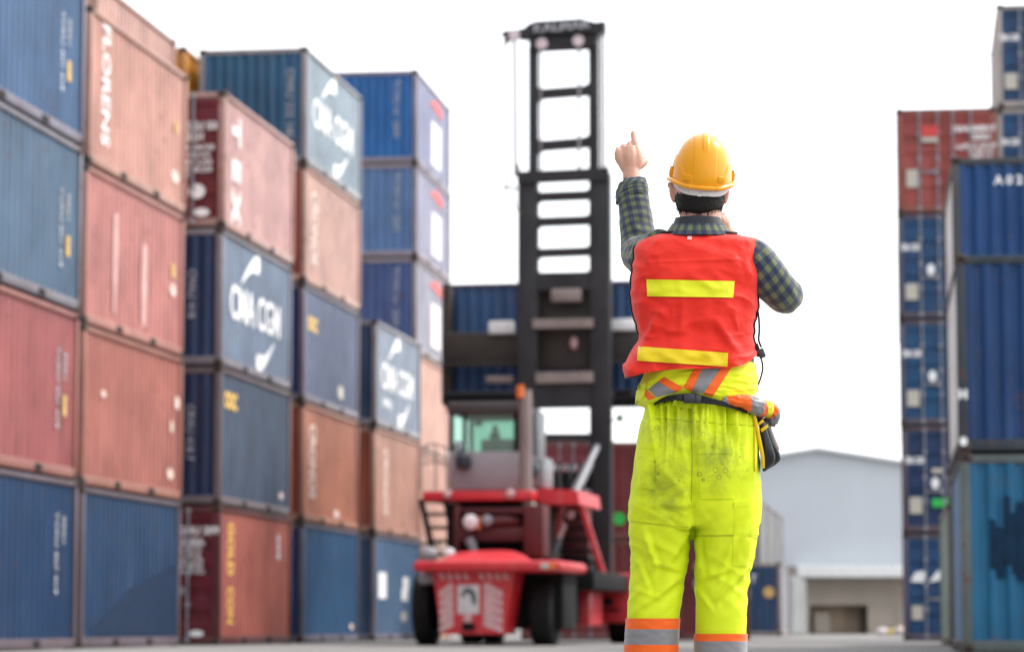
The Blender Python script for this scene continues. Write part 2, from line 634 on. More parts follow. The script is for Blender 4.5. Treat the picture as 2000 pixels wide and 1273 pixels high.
RED = (0.36, 0.105, 0.075)
SALMON = (0.46, 0.150, 0.095)
ROSE = (0.40, 0.135, 0.115)
BLUE = (0.035, 0.105, 0.27)
SLATE = (0.075, 0.145, 0.25)
NAVY = (0.022, 0.045, 0.11)
ROYAL = (0.02, 0.085, 0.34)
MAROON = (0.17, 0.028, 0.032)
PI2 = math.pi / 2
V_ = -PI2            # text that reads downwards


def ids(a, z, n=2):
    """small number block high on the far end of a side"""
    m = [('text', 'R', a, z, 'TCKU 307 419', 0.20, 'faded_mark', V_, 0.004)]
    if n > 1: m.append(('text', 'R', a + 0.36, z + 0.35, '22G1', 0.2, 'faded_mark', V_, 0.004))
    if n > 2: m.append(('poly', 'R', a + 0.36, z - 0.25, [rect(-0.1, -0.16, 0.1, 0.16)], 'sticker_y', 'sticker'))
    return m


def stack(cx, cy, th, items, near='right', z0=0.0):
    """items from the ground upwards"""
    for i, it in enumerate(items):
        if it is None: continue
        it = dict(it)
        jx, jy = (random.uniform(-0.02, 0.02), random.uniform(-0.03, 0.03)) if i else (0, 0)
        container(cx + jx, cy + jy, z0 + i * PITCHZ, th + random.uniform(-0.003, 0.003), near=near, **it)


def dctn(*pos, **k): return dict(color=pos[0], label=pos[1], **k)


ROW = math.atan(0.142)
# A: leftmost stack, only its far half in the frame (corner given is the near one)
D_A = Vector((math.sin(ROW), math.cos(ROW)))
ax, ay = -6.70 - D_A.x * CL, 44.39 - D_A.y * CL
stack(ax, ay, ROW, [  # paler tiers have flare haze mixed into their colour
    dctn((0.003, 0.036, 0.105), 'scuffed deep blue container on the ground at the left edge of the picture', marks=ids(5.05, 1.45, 2)),
    dctn((0.36, 0.105, 0.1), 'pale red container at the left edge, directly on the deep blue ground container', marks=ids(5.05, 1.35, 3)),
    dctn((0.078, 0.138, 0.215), 'pale grey blue container third from the ground at the left edge', marks=ids(5.05, 1.2, 3)),
    dctn((0.042, 0.105, 0.215), 'blue container with a yellow sticker topping the stack at the left edge', marks=ids(4.95, 1.3, 3)),
])
# B
stack(-6.86, 45.89, math.atan(0.150), [  # salmon and pink tones are paled to imitate flare haze
    dctn((0.012, 0.050, 0.122), 'blue container with a darker repainted corner, lowest of the second stack from the left', marks=[('poly', 'R', 3.1, 0.72, [[(-2.4, -0.4), (-1.2, -0.1), (-0.3, 0.25), (1.2, 0.5), (2.7, 0.72), (2.7, -0.5), (-2.4, -0.5)]], 'blue_mark', 'paint_patch', -0.001)]),
    dctn((0.41, 0.145, 0.112), 'plain orange red container with round stickers at its far edge, on the repainted blue one', marks=[('poly', 'R', 5.75, 1.75, [disc(0, 0, .17, .12)], 'cream_worn', 'sticker'), ('poly', 'R', 5.4, 1.3, [disc(0, 0, .1, .12)], 'cream_worn', 'sticker'), ('poly', 'R', 5.35, .45, [disc(0, 0, .2, .1)], 'cream_worn', 'sticker'), ('poly', 'R', 1.2, 1.55, [disc(0, 0, .14, .06)], 'cream_worn', 'sticker')]),
    dctn((0.5, 0.2, 0.175), 'pinkish red container with long pale vertical streaks, third up beside the grey blue one', marks=[('poly', 'R', 1.8, 1.1, [[(-.10, -.75), (.02, -.8), (.08, -.4), (.14, .5), (.12, .95), (-.12, .9), (-.14, .2)]], 'streak_mark', 'faded_streak', -0.001), ('poly', 'R', 3.55, 1.1, [[(-.16, -.7), (.0, -.82), (.12, -.75), (.18, -.1), (.14, .6), (-.1, .68), (-.18, .2)]], 'streak_mark', 'faded_streak', -0.001), ('poly', 'R', 5.4, 1.15, [disc(0, 0, .2, .12)], 'cream_worn', 'sticker'), ('poly', 'R', 5.4, 1.5, [rect(-.14, -.12, .14, .12)], 'sticker_y', 'sticker')]),
    dctn((0.55, 0.285, 0.225), 'salmon container with a white word running down its near edge, topping the streaked red one', marks=[('text', 'R', 0.95, 1.45, 'FLORENS', 0.58, 'pale_mark', V_, 0.012, 0.86), ('poly', 'R', 5.35, .6, [disc(0, 0, .25, .12)], 'cream_worn', 'sticker'), ('poly', 'R', 5.4, 1.5, [rect(-.12, -.1, .12, .1)], 'sticker_y', 'sticker')]),
])
# C
stack(-5.42, 53.42, math.atan(0.143), [
    dctn((0.13, 0.012, 0.02), 'red container with yellow letters down its side and dark red doors, standing on the ground', end='door', marks=[
        ('text', 'R', 0.9, 1.80, 'GOLD', 0.62, 'yellow_mark', V_, 0.012, 0.58), ('text', 'R', 0.9, 0.74, 'CON', 0.62, 'yellow_mark', V_, 0.012, 0.5),
        ('text', 'R', 4.9, 1.95, '209', 0.36, 'white_mark', V_, 0.006), ('text', 'N', 1.95, 2.12, 'TGHU 209', 0.20, 'white_mark', 0, 0.006), ('text', 'N', 1.9, 1.92, '22G1', 0.18, 'white_mark', 0, 0.006),
        ('text', 'N', 1.85, 1.62, 'MAX GROSS\n30.480 KG\n67.200 LB\nTARE 2.230\nNET 28.250\nCU.CAP 33.2', 0.105, 'white_mark', 0, 0.002), ('poly', 'N', 2.0, .22, [disc(0, 0, .14, .06)], 'white_mark', 'sticker', 0.01)], side=(0.4, 0.118, 0.088), frame=(0.1, 0.02, 0.02)),
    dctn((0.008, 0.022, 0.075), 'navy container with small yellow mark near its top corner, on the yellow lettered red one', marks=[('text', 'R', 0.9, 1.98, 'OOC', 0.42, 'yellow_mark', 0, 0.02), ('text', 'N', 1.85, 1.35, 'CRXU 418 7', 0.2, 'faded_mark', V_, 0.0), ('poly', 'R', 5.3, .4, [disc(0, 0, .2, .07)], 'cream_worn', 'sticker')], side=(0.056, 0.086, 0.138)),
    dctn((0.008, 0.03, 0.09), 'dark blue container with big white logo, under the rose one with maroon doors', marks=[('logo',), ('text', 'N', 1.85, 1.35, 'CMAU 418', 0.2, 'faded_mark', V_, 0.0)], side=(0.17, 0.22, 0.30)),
    dctn((0.13, 0.012, 0.022), 'rose sided container with maroon doors and three white letters down its side, topping its stack', end='door', marks=[
        ('text', 'R', 1.0, 1.98, 'T', 0.80, 'pale_mark', V_, 0.05), ('text', 'R', 1.0, 1.22, 'E', 0.80, 'pale_mark', V_, 0.05), ('text', 'R', 1.0, .5, 'X', 0.80, 'pale_mark', V_, 0.05),
        ('text', 'N', 1.9, 1.92, 'TEXU 53', 0.2, 'white_mark', 0, 0.006), ('text', 'N', 1.82, 1.72, '22G1', 0.2, 'white_mark', 0, 0.006), ('text', 'N', 1.85, 1.3, 'MAX GROSS\n30.480 KG\nTARE 2.230\nNET 28.250', 0.14, 'white_mark', 0, 0.002),
        ('poly', 'N', 1.9, .68, [disc(0, 0, .16, .14)], 'white_mark', 'sticker', 0.01), ('poly', 'N', 2.0, .28, [disc(0, 0, .15, .08)], 'white_mark', 'sticker', 0.01)], side=(0.55, 0.325, 0.30)),
])
# D
stack(-4.50, 62.04, math.atan(0.148), [
    dctn((0.006, 0.045, 0.18), 'bright mid blue container on the ground between yellow lettered red and white barred ones', marks=[('poly', 'R', 5.3, .35, [disc(0, 0, .2, .07)], 'cream_worn', 'sticker')], side=(0.008, 0.080, 0.19)),
    dctn((0.3, 0.065, 0.035), 'orange brown container with faint white vertical word, on the bright mid blue one', marks=[('text', 'R', 1.0, 1.35, 'CRONOS', 0.85, 'cream_worn', V_, 0.03, 0.46), ('poly', 'R', 3.6, .3, [disc(0, 0, .3, .1)], 'cream_worn', 'sticker')], side=(0.46, 0.175, 0.105)),
    dctn((0.006, 0.04, 0.16), 'grey blue sided container with yellow corner mark, third up between two orange ones', marks=[('text', 'R', 1.0, 1.75, 'OOC', 0.42, 'yellow_mark', 0, 0.02), ('poly', 'R', 4.0, .5, [disc(0, 0, .3, .16)], 'cream_mark', 'sticker')], side=(0.14, 0.17, 0.26)),
    dctn((0.33, 0.068, 0.036), 'pale orange container with white vertical word, directly under the top logo container', marks=[('text', 'R', 1.0, 1.3, 'CRONOS', 0.85, 'cream_worn', V_, 0.03, 0.46)], side=(0.60, 0.365, 0.30)),
    dctn((0.012, 0.085, 0.175), 'teal blue container with a big white logo, topping the third stack, highest logo', marks=[('logo',), ('text', 'N', 2.05, 1.35, 'CMAU 532 148', 0.24, 'faded_mark', V_, 0.0), ('poly', 'N', .6, .9, [disc(0, 0, .1, .1)], 'white_mark', 'sticker')], side=(0.31, 0.38, 0.43)),
])
# F
stack(-3.31, 69.60, math.atan(0.150), [
    dctn((0.03, 0.07, 0.14), 'grey blue container with white bars on its side, on the ground left of the machine', marks=[('poly', 'R', 1.05, 1.35, [rect(-.5, -.32, .5, .32)], 'white_mark', 'bar'), ('poly', 'R', 3.7, 1.3, [rect(-.1, -.3, .75, -.0), rect(0.05, 0.0, .85, .3)], 'white_mark', 'bar'), ('poly', 'R', 3.9, .6, [disc(0, 0, .4, .14)], 'cream_mark', 'sticker')], side=(0.085, 0.155, 0.26)),
    dctn((0.3, 0.07, 0.04), 'apricot container with faint pale word, sandwiched between white barred container and logo container', marks=[('text', 'R', 1.4, 1.3, 'CRONOS', 0.85, 'cream_worn', V_, 0.03, 0.46)], side=(0.56, 0.305, 0.23)),
    dctn((0.02, 0.06, 0.12), 'pale blue container with a white logo, topping the short three high stack beside the machine', marks=[('logo',), ('text', 'R', 1.5, .62, 'SHIPPING', 0.3, 'white_mark', 0, 0.004)], side=(0.31, 0.36, 0.43)),
])
# E
def sq_logo(): return [('poly', 'R', 3.55, 1.1, [rect(-.85, -.7, .85, .55)], 'pale_mark', 'logo_panel'), ('poly', 'R', 3.4, 2.1, [[(-1.1, .0), (.2, .28), (1.2, .12), (1.2, -.16), (0, -.05)]], 'red_mark', 'logo_flag'), ('text', 'N', 1.85, 1.5, 'TCNU 61 2245', 0.26, 'faded_mark', V_, 0.0)]
stack(-2.61, 77.95, math.atan(0.130), [
    dctn((0.36, 0.12, 0.08), 'peach container on the ground mostly hidden behind the left ladder of the machine', side=(0.64, 0.36, 0.26)),
    dctn((0.36, 0.12, 0.08), 'peach container second up behind the handrail of the machine', side=(0.70, 0.43, 0.34)),
    dctn((0.36, 0.12, 0.1), 'pink container third up, right of the short stack topped by a logo', side=(0.72, 0.45, 0.36)),
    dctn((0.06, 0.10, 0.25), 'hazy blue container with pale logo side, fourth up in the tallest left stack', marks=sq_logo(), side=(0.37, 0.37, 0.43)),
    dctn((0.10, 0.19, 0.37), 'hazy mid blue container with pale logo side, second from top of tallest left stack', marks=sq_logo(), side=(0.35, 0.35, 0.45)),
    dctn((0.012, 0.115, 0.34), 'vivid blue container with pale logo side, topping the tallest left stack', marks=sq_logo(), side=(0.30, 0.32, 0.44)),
])
# second row behind the front one, five high
HID = 'shipping container buried in the second row behind the front stacks, lower tiers'
for (fx, fy, colr, lab) in ((-8.13, 55.38, (0.54, 0.32, 0.265), 'salmon container peeking out behind and above the one with the white word'), (-7.17, 62.05, (0.62, 0.26, 0.01), 'orange yellow container peeking out left of the top logo container')):
    stack(fx, fy, ROW, [dctn(c_, HID, group='containers buried in the second row') for c_ in (BLUE, RED, SLATE, SALMON)] + [dctn(colr, lab)])
# R: door ends facing, right of the warehouse
LOGO_TXT = 'white_mark'
def r_marks(extra=()):
    return [('text', 'N', 0.31, 1.75, 'CMA CGM', 0.22, 'white_mark', 0, 0.012, 0.46), ('poly', 'N', 0.33, .66, [rect(-.15, -.2, .15, .2)], 'cream_mark', 'consolidated_plate', 0.012)] + list(extra)
dot = ('poly', 'N', .80, 1.2, [disc(0, 0, .10, .14)], 'white_mark', 'sticker', 0.012)
stack(9.46, 69.69, math.atan(0.135), [
    dctn((0.006, 0.056, 0.155), 'blue door ended container on the ground right of the warehouse, lowest of its stack', end='door', marks=[('poly', 'N', .38, 1.55, [[(-.2, -.12), (.1, -.14), (.22, .02), (.12, .14), (-.08, .1)]], 'white_mark', 'logo_bird', 0.012), ('poly', 'N', .84, 1.55, [[(-.22, -.14), (.1, -.08), (.25, .12), (0, .14)]], 'white_mark', 'logo_bird', 0.012), ('poly', 'N', 0.34, .68, [rect(-.13, -.17, .13, .17)], 'cream_mark', 'consolidated_plate', 0.012)]),
    dctn((0.006, 0.030, 0.10), 'navy door ended container with a bright green sign, second up right of the warehouse', end='door', marks=r_marks([dot, ('poly', 'N', .92, .72, [rect(-.2, -.1, .2, .1)], 'green_mark', 'green_sign', 0.012), ('poly', 'N', .86, 1.5, [rect(-.14, -.06, .14, .06)], 'cream_mark', 'sticker', 0.012)])),
    dctn((0.006, 0.066, 0.165), 'blue door ended container third up right of the warehouse, in the middle of its stack', end='door', marks=r_marks([dot])),
    dctn((0.006, 0.058, 0.155), 'blue door ended container directly under the red one, right of the open sky', end='door', marks=r_marks([dot])),
    dctn((0.33, 0.065, 0.055), 'red door ended container with pink sign and pale rods, topping its stack', end='door', marks=[
        ('poly', 'N', .82, 1.98, [rect(-.2, -.1, .2, .16)], 'red_mark', 'warning_sign', 0.05), ('text', 'N', .82, 2.0, 'TEX', 0.16, 'white_mark', 0, 0.006), ('poly', 'N', .82, 1.8, [rect(-.2, -.06, .2, .06)], 'cream_mark', 'sign_strip', 0.05),
        ('poly', 'N', 0.38, .85, [rect(-.14, -.22, .14, .22)], 'cream_mark', 'consolidated_plate', 0.012),
        ('text', 'N', 1.6, 2.05, 'TGHU', 0.18, 'white_mark', 0, 0.008), ('text', 'N', 2.12, 2.05, '540917', 0.2, 'white_mark', 0, 0.008), ('text', 'N', 2.08, 1.85, '22G1', 0.2, 'white_mark', 0, 0.008), ('text', 'N', 2.05, 1.5, 'MAX GROSS\n30.480 KG\nTARE 2.2', 0.14, 'white_mark', 0, 0.003), ('text', 'N', 1.6, 1.6, 'NET', 0.16, 'white_mark', 0, 0.003)]),
], near='left')
# T
stack(11.95, 69.63, math.atan(0.142), [dctn(c_, 'door ended container low in the six high stack hidden behind the near right stack', end='door', group='containers hidden behind the near right stack') for c_ in (BLUE, NAVY, BLUE, RED)] + [
    dctn((0.008, 0.058, 0.16), 'blue container second from the top in the tallest stack at the right edge', end='door', marks=r_marks(), side=(0.55, 0.54, 0.52)),
    dctn((0.008, 0.050, 0.135), 'dark blue container topping the tallest stack in the upper right corner', end='door', marks=r_marks(), side=(0.58, 0.57, 0.55)),
], near='left')
# S: near stacks at the right edge
TH_S = math.atan(0.130)  # whitish side colours paint in the sky reflected at a grazing angle
stack(5.83, 37.31, TH_S, [
    dctn((0.004, 0.115, 0.235), 'teal blue container with rusty post and dark scrubbed patch, on the ground at right edge', marks=[('poly', 'N', .62, 1.5, [[(x0, z0), (x1, z0 - .03), (x1, z1), (x0, z1 + .02)] for x0, x1, z0, z1 in ((-.26, -.17, -.40, .22), (-.165, -.07, -.52, .12), (-.065, .02, -.34, .52), (.025, .10, -.47, .30), (.105, .22, -.55, .44), (.225, .33, -.50, .50), (.335, .42, -.38, .40))], 'dark_patch', 'scrubbed_patch', -0.006)], side=(0.2, 0.33, 0.48), frame=(0.1, 0.12, 0.115)),
    dctn((0.002, 0.040, 0.145), 'royal blue container with rust streaks and pale side, on the teal blue one', marks=[('text', 'N', .07, .75, 'H', 0.16, 'white_mark', 0, 0.01), ('poly', 'N', .07, .14, [disc(0, 0, .05, .06)], 'white_mark', 'sticker', 0.01)], side=(0.86, 0.85, 0.83), frame=(0.03, 0.04, 0.055)),
], near='left')
stack(7.04, 45.33, TH_S, [
    dctn((0.03, 0.05, 0.09), 'dark container with white marking behind the near teal one, seen edge on', side=(0.075, 0.085, 0.13), marks=[('poly', 'L', 2.6, 1.3, [rect(-1.2, -.42, 1.2, .42)], 'cream_mark', 'logo_panel')]),
    dctn((0.03, 0.06, 0.20), 'pale sided container second up, seen edge on behind the near royal blue one', side=(0.86, 0.85, 0.82)),
    dctn((0.002, 0.052, 0.180), 'bright blue container with white letters high on its ribbed end wall, near right edge', marks=[('text', 'N', .97, 2.2, 'A 0 2 0', 0.2, 'white_mark', 0, 0.008, 1.0)], side=(0.86, 0.86, 0.85), frame=(0.06, 0.065, 0.07)),
], near='left')
stack(8.0, 52.9, TH_S, [dctn((0.10, 0.22, 0.18), 'pale green container on the ground seen edge on behind the dark one', side=(0.34, 0.50, 0.44))], near='left')
# red stack behind the machine (door end + plain side), two high
RED_D = (0.20, 0.035, 0.04)
for i, (px, lab, en) in enumerate((((1018, 1146), ('maroon door ended container on the ground behind the machine mast', 'maroon door ended container with white text seen through the mast under the lifted container'), 'door'), ((1150, 1278), ('dark red container on the ground between the mast and the worker', 'dark red container with a green spot, upper one beside the worker hip'), 'wall'), ((1282, 1410), ('dark red container on the ground seen between the worker legs', 'dark red container hidden behind the worker upper legs'), 'wall'))):
    a = at(px[0], 1200, 75.5)
    for k in range(2):
        mk = []
        if i == 0 and k == 1: mk = [('text', 'N', 1.2, 1.9, 'TGHU 209 445', 0.2, 'white_mark', 0, 0.004), ('text', 'N', 1.6, 1.4, 'MAX GROSS\nTARE', 0.16, 'white_mark', 0, 0.004)]
        if i == 1 and k == 1: mk = [('poly', 'N', .80, .56, [disc(0, 0, .17, .17)], 'green_mark', 'green_sign', 0.012)]
        if i == 2 and k == 0: mk = [('poly', 'N', 1.15, 1.9, [disc(0, 0, .16, .16)], 'sticker_y', 'sticker', 0.012), ('poly', 'N', 1.15, 1.45, [disc(0, 0, .16, .2)], 'cream_mark', 'sticker', 0.012)]
        container(a.x, 75.5, k * PITCHZ, 0.02, RED_D, lab[k], end=en, near='left', marks=mk, pockets=False)
# far containers by the warehouse
fa = at(1527, 1240, 101.5)
container(fa.x, 101.5, 0, ROW, (0.012, 0.04, 0.10), 'dark blue container with an orange spot in the distance, right of the worker legs', end='wall', marks=[('text', 'N', 1.1, 2.0, 'GEST', 0.42, 'white_mark', 0, 0.0), ('text', 'N', 1.2, 1.5, '11', 0.4, 'white_mark', 0, 0.0), ('poly', 'N', 2.0, 1.55, [disc(0, 0, .2, .2)], 'sticker_y', 'sticker', 0.012)], side=(0.3, 0.3, 0.32))  # grey side colour stands in for sky reflection on the blue paint
fb = at(1486, 1240, 109.5)
labs = ('grey container in the distant two high row, its near one behind the worker hip', 'grey container in the distant two high row, its middle one', 'grey container in the distant two high row, farthest one')
for j in range(3):
    for k in range(2):
        c_ = (0.28, 0.28, 0.28) if k else (0.22, 0.23, 0.25)
        container(fb.x + math.sin(ROW) * j * 6.2, 109.5 + math.cos(ROW) * j * 6.2, k * PITCHZ, ROW, c_, labs[j] + (', upper' if k else ', lower'), end='wall', pockets=False)

# ------------------------------------------------------------------ warehouse, fence, rubbish far behind
def ribbed(name, c, rough=0.5, per=0.25):
    k = N(name, rough)
    v = k.coord()
    wv = k.n('ShaderNodeTexWave', wave_type='BANDS', bands_direction='X')
    k.l(v, wv.inputs['Vector'])
    wv.inputs['Scale'].default_value = 1 / per * 0.32
    nz = k.ramp(k.noise(v, 0.35, 5), 0.35, 0.65)
    k.base(k.mix(nz, tuple(x * 0.93 for x in c), c))
    k.bump(wv.outputs[1], 0.35, 0.03)
    return k.m


M['sheet'] = ribbed('pale_wall_sheet', (0.55, 0.585, 0.63))
M['roof'] = simple('roof_sheet', (0.62, 0.64, 0.66), 0.45)
M['white_metal'] = simple('white_canopy', (0.78, 0.78, 0.78), 0.5)
M['beige'] = simple('beige_plaster', (0.46, 0.40, 0.34), 0.8, 0.2, 0, 0.12, 0.8)
M['brown_in'] = simple('brown_interior', (0.40, 0.31, 0.235), 0.8, 0.2, 0, 0.45, 0.5)
WY = 132.0
wh = empty('warehouse', (at(1600, 1237, WY).x, WY, 0), -0.03)
tag(wh, 'pale grey gabled metal warehouse with white canopy and beige lower wall in the distance', 'warehouse')
def wz(py): return at(1600, py, WY).z
def wx(px): return at(px, 1200, WY).x - wh.location.x
hw, rid, eav, can0, can1 = 12.5, wz(880), wz(880) - 12.5 * 0.158, wz(1106), wz(1128)
m = MB()
m.prism([(-hw, 0, can0), (hw, 0, can0), (hw, 0, eav), (0, 0, rid), (-hw, 0, eav)], (0, 40, 0), None)
m.build('wall', M['sheet'], wh)
m = MB()
for s in (-1, 1):
    m.prism([(s * 13.0, -0.4, eav - 0.08), (0, -0.4, rid + 0.02), (0, -0.4, rid + 0.16), (s * 13.0, -0.4, eav + 0.08)], (0, 41, 0), None)
m.build('roof', M['roof'], wh)
m = MB()
m.box((wx(1553), -1.6, can1), (hw, -0.01, can0 + 0.02), bev=0.05)
m.build('canopy', M['white_metal'], wh)
m = MB()
b0 = wz(1181)
m.box((-hw, 0.05, b0), (hw, 3.0, can0 - 0.01))
for px in (1576, 1700, 1757): m.box((wx(px) - .12, -0.0, 0), (wx(px) + .12, 0.35, b0 - 0.004))
m.box((wx(1703), 0.06, 0), (hw, 3, b0 - 0.006))
m.box((-hw, 0.06, 0), (wx(1560), 3, b0 - 0.006))
m.build('lower_wall', M['beige'], wh)
m = MB()
m.box((wx(1558), 1.2, 0), (wx(1703), 1.4, b0 - 0.01))
m.box((wx(1684), 0.6, 0), (wx(1694), 1.19, b0 - 0.2), 3, 0.05)
m.box((wx(1590), 0.5, 0), (wx(1622), 1.19, 1.0), 2, 0.1)
m.build('loading_bay', [M['brown_in'], M['dark'], M['beige'], simple('dark_brown', (.10, .085, .07), .8)], wh)
# fence right of the grey row
fx0, fx1 = at(1546, 1238, 113.0), at(1573, 1238, 126.0)
fe = empty('sheet_fence', (fx0.x, fx0.y, 0))
tag(fe, 'low grey corrugated fence in the distance between grey containers and warehouse', 'fence')
m = MB(); n_ = 36
for i in range(n_):
    t = i / n_
    p = (fx1 - fx0) * t; q = (fx1 - fx0) * ((i + 1) / n_)
    o_ = 0.05 if i % 2 else 0.0
    m.prism([(p.x + o_, p.y, 0.05), (q.x + o_, q.y, 0.05), (q.x + o_, q.y, 2.35), (p.x + o_, p.y, 2.35)], (-0.03, 0, 0), None)
m.build('panel', simple('fence_sheet', (0.34, 0.35, 0.35), 0.5, 0.5, 0.1, 0.25, 1.5), fe)
m = MB()
for t in (0, .33, .66, 1): 
    p = (fx1 - fx0) * t; m.box((p.x - .16, p.y - .05, 0), (p.x - .06, p.y + .05, 2.45))
m.build('post', M['zinc'], fe)
for i, (px, c_, lab, r) in enumerate(((1757, (.5, .42, .4), 'pinkish sack on the ground at the foot of the blue door ended stack', .22), (1737, (.5, .36, .12), 'yellowish sack on the far ground before the warehouse', .17), (1722, (.55, .5, .5), 'pale sack on the far ground left of the yellowish one', .2))):
    p = at(px, 1236, 112)
    m = MB(); m.ball((0, 0, r * .7), (r * 1.3, r, r * .75))
    m.v = [(x * (1 + .25 * noise.noise(Vector((x * 9, y * 9, z * 9 + i)))), y, max(0, z * (1 + .3 * noise.noise(Vector((z * 7, x * 9, y * 5 + i)))))) for x, y, z in m.v]
    m.tube([(0, 0, r * 1.3), (0.03, 0, r * 1.65), (.06, 0, r * 1.8)], [r * .25, r * .12, r * .2], 8)
    o = m.build('sack', simple('sack_cloth', c_, 0.8, 0.2, 0, .2, 9), None, 60)
    o.location = (p.x, p.y, 0)
    tag(o, lab, 'sack', 'rubbish by the warehouse')

# ------------------------------------------------------------------ empty container handler
MX, MY, MTH = -0.70, 51.8, math.radians(10.75)
k = N('machine_red', 0.38)
v_ = k.coord()
c_ = k.mix(k.ramp(k.noise(v_, 1.6, 5), .3, .7), (0.50, 0.014, 0.022), (0.60, 0.020, 0.030))
c_ = k.mix(k.math('MULTIPLY', k.ramp(k.noise(v_, 5, 8, .7, .4), .58, .74), .45), c_, (0.09, 0.02, 0.018))
c_ = k.mix(k.math('MULTIPLY', k.ramp(k.noise(k.coord('Object', (4, 4, .4)), 3, 6, .6), .56, .75), .35), c_, (0.40, 0.22, 0.20))
k.base(c_)
M['red_paint'] = k.m
M['dark_red'] = simple('machine_dark_red', (0.085, 0.007, 0.010), 0.6, 0.5, 0, 0.2, 2.5)
M['mast_paint'] = simple('mast_charcoal', (0.026, 0.025, 0.028), 0.6, 0.3, 0, 0.3, 1.5)
M['black'] = simple('machine_black', (0.006, 0.006, 0.007), 0.75, 0.2, 0, 0.2, 3)
M['rubber'] = simple('tyre_rubber', (0.014, 0.014, 0.015), 0.8, 0.2, 0, 0.3, 6, 0.2)
M['cab_grey'] = simple('cab_grey', (0.28, 0.27, 0.29), 0.45, 0.5, 0, 0.08, 2)
M['chrome'] = simple('cylinder_steel', (0.16, 0.16, 0.175), 0.5, 0.4, 0.2, 0.12, 4)
M['exhaust'] = simple('exhaust_pipe', (0.25, 0.205, 0.185), 0.55, 0.5, 0.2, 0.2, 3)
M['orange'] = simple('orange_lens', (0.75, 0.16, 0.02), 0.4)
M['lens'] = simple('lamp_lens', (0.75, 0.72, 0.72), 0.2)
M['blush'] = simple('reflector_pink', (0.60, 0.36, 0.36), 0.35)
M['chain_grey'] = simple('chain_grey', (0.30, 0.28, 0.29), 0.5)
M['spread'] = simple('spreader_grey', (0.034, 0.027, 0.023), 0.55, 0.4, 0, 0.3, 1.2)
k = N('cab_glass', 0.05)
k.base((0.62, 0.85, 0.76)); k.b.inputs['Transmission Weight'].default_value = 0.0
mixs = k.n('ShaderNodeMixShader'); tr = k.n('ShaderNodeBsdfTransparent'); tr.inputs[0].default_value = (0.66, 0.84, 0.77, 1)
mixs.inputs[0].default_value = 0.82
k.l(k.b.outputs[0], mixs.inputs[1]); k.l(tr.outputs[0], mixs.inputs[2])
k.l(mixs.outputs[0], k.t.nodes['Material Output'].inputs[0])
M['glass'] = k.m

mach = empty('container_handler', (MX, MY, 0), -MTH)
tag(mach, 'red container handler with tall charcoal mast, seen from behind, lifting a blue container', 'container handler')
mD, mR = Vector((math.sin(MTH), math.cos(MTH), 0)), Vector((math.cos(MTH), -math.sin(MTH), 0))
mO = Vector((MX, MY, 0))


def mp(px, py, v):
    """pixel -> (u, w) on the machine's cross plane at distance v forward of its rear face"""
    r = ray(px, py); o = Vector((0, 0, CAM_H))
    t = ((mO + mD * v) - o).dot(mD) / r.dot(mD)
    p = o + r * t - mO
    return p.dot(mR), p.z


def L3(px, py, v):
    u, z = mp(px, py, v)
    return Vector((u, v, z))


def bpx(m, x0, y0, x1, y1, v0, v1, mi=0, bev=0.02):
    a, b = mp(x0, y1, v0), mp(x1, y0, v0)
    return m.box((a[0], v0, max(0.0, a[1])), (b[0], v1, b[1]), mi, bev)


def mpart(name, m, mat, parent=mach, smooth=35): return m.build(name, mat, parent, smooth)


# counterweight with chevrons, sign, hook
m = MB()
q = [L3(845, 1116, 0), L3(1004, 1116, 0), L3(986, 1238, 0), L3(862, 1238, 0)]
m.prism(q, (0, 1.0, 0), None)
cw = mpart('counterweight', m, M['red_paint'])


def stripes(x0, x1, y0, y1, nrow, lean, name, hgt=None):
    for i in range(nrow):
        ya = y0 + (y1 - y0) * i / nrow
        yb = ya + (y1 - y0) / nrow * 0.62
        m = MB()
        if lean > 0: q = [(x0, ya), (x0 + 6, ya - 4), (x1, yb + 4), (x1, yb + 16), (x1 - 5, yb + 14), (x0, ya + 13)]
        else: q = [(x1, ya), (x1 - 6, ya - 4), (x0, yb + 4), (x0, yb + 16), (x0 + 5, yb + 14), (x1, ya + 13)]
        m.prism([L3(a, b, -0.004) for a, b in q], (0, 0.003, 0), None)
        mpart(name, m, M['blush'], cw, None)


stripes(944, 982, 1140, 1226, 5, 1, 'hazard_stripe')
stripes(858, 886, 1140, 1226, 5, -1, 'hazard_stripe')
for i in range(9):
    if i == 4: continue
    x = 857 + i * 15.5
    m = MB(); m.prism([L3(x, 1119, -0.004), L3(x + 7, 1119, -0.004), L3(x + 13, 1131, -0.004), L3(x + 5, 1131, -0.004)], (0, 0.003, 0), None)
    mpart('hazard_stripe', m, M['blush'], cw, None)
m = MB(); bpx(m, 893, 1141, 936, 1198, -0.014, 0.0, 0, 0.006)
sg = mpart('sign_plate', m, [simple('sign_white', (.62, .60, .60), .5)], cw)
m = MB()
pts = [(900, 1166)] + [(915 + 15 * math.cos(a), 1166 - 19 * math.sin(a)) for a in np.linspace(math.pi, 0.0, 12)] + [(931, 1180), (923, 1180), (921, 1168)] + [(913 + 7 * math.cos(a), 1166 - 8 * math.sin(a)) for a in np.linspace(0.2, math.pi, 6)]
m.prism([L3(a, b, -0.019) for a, b in pts], (0, 0.004, 0), None)
mpart('symbol', m, simple('sign_grey', (.09, .10, .11), .5), cw, None)
m = MB(); bpx(m, 902, 1216, 926, 1230, -0.06, 0.05, 0, 0.02)
mpart('tow_hook', m, M['black'], cw)
m = MB(); bpx(m, 905, 1196, 921, 1215, -0.03, 0.0, 0, 0.02)
mpart('reflector', m, M['blush'], cw)
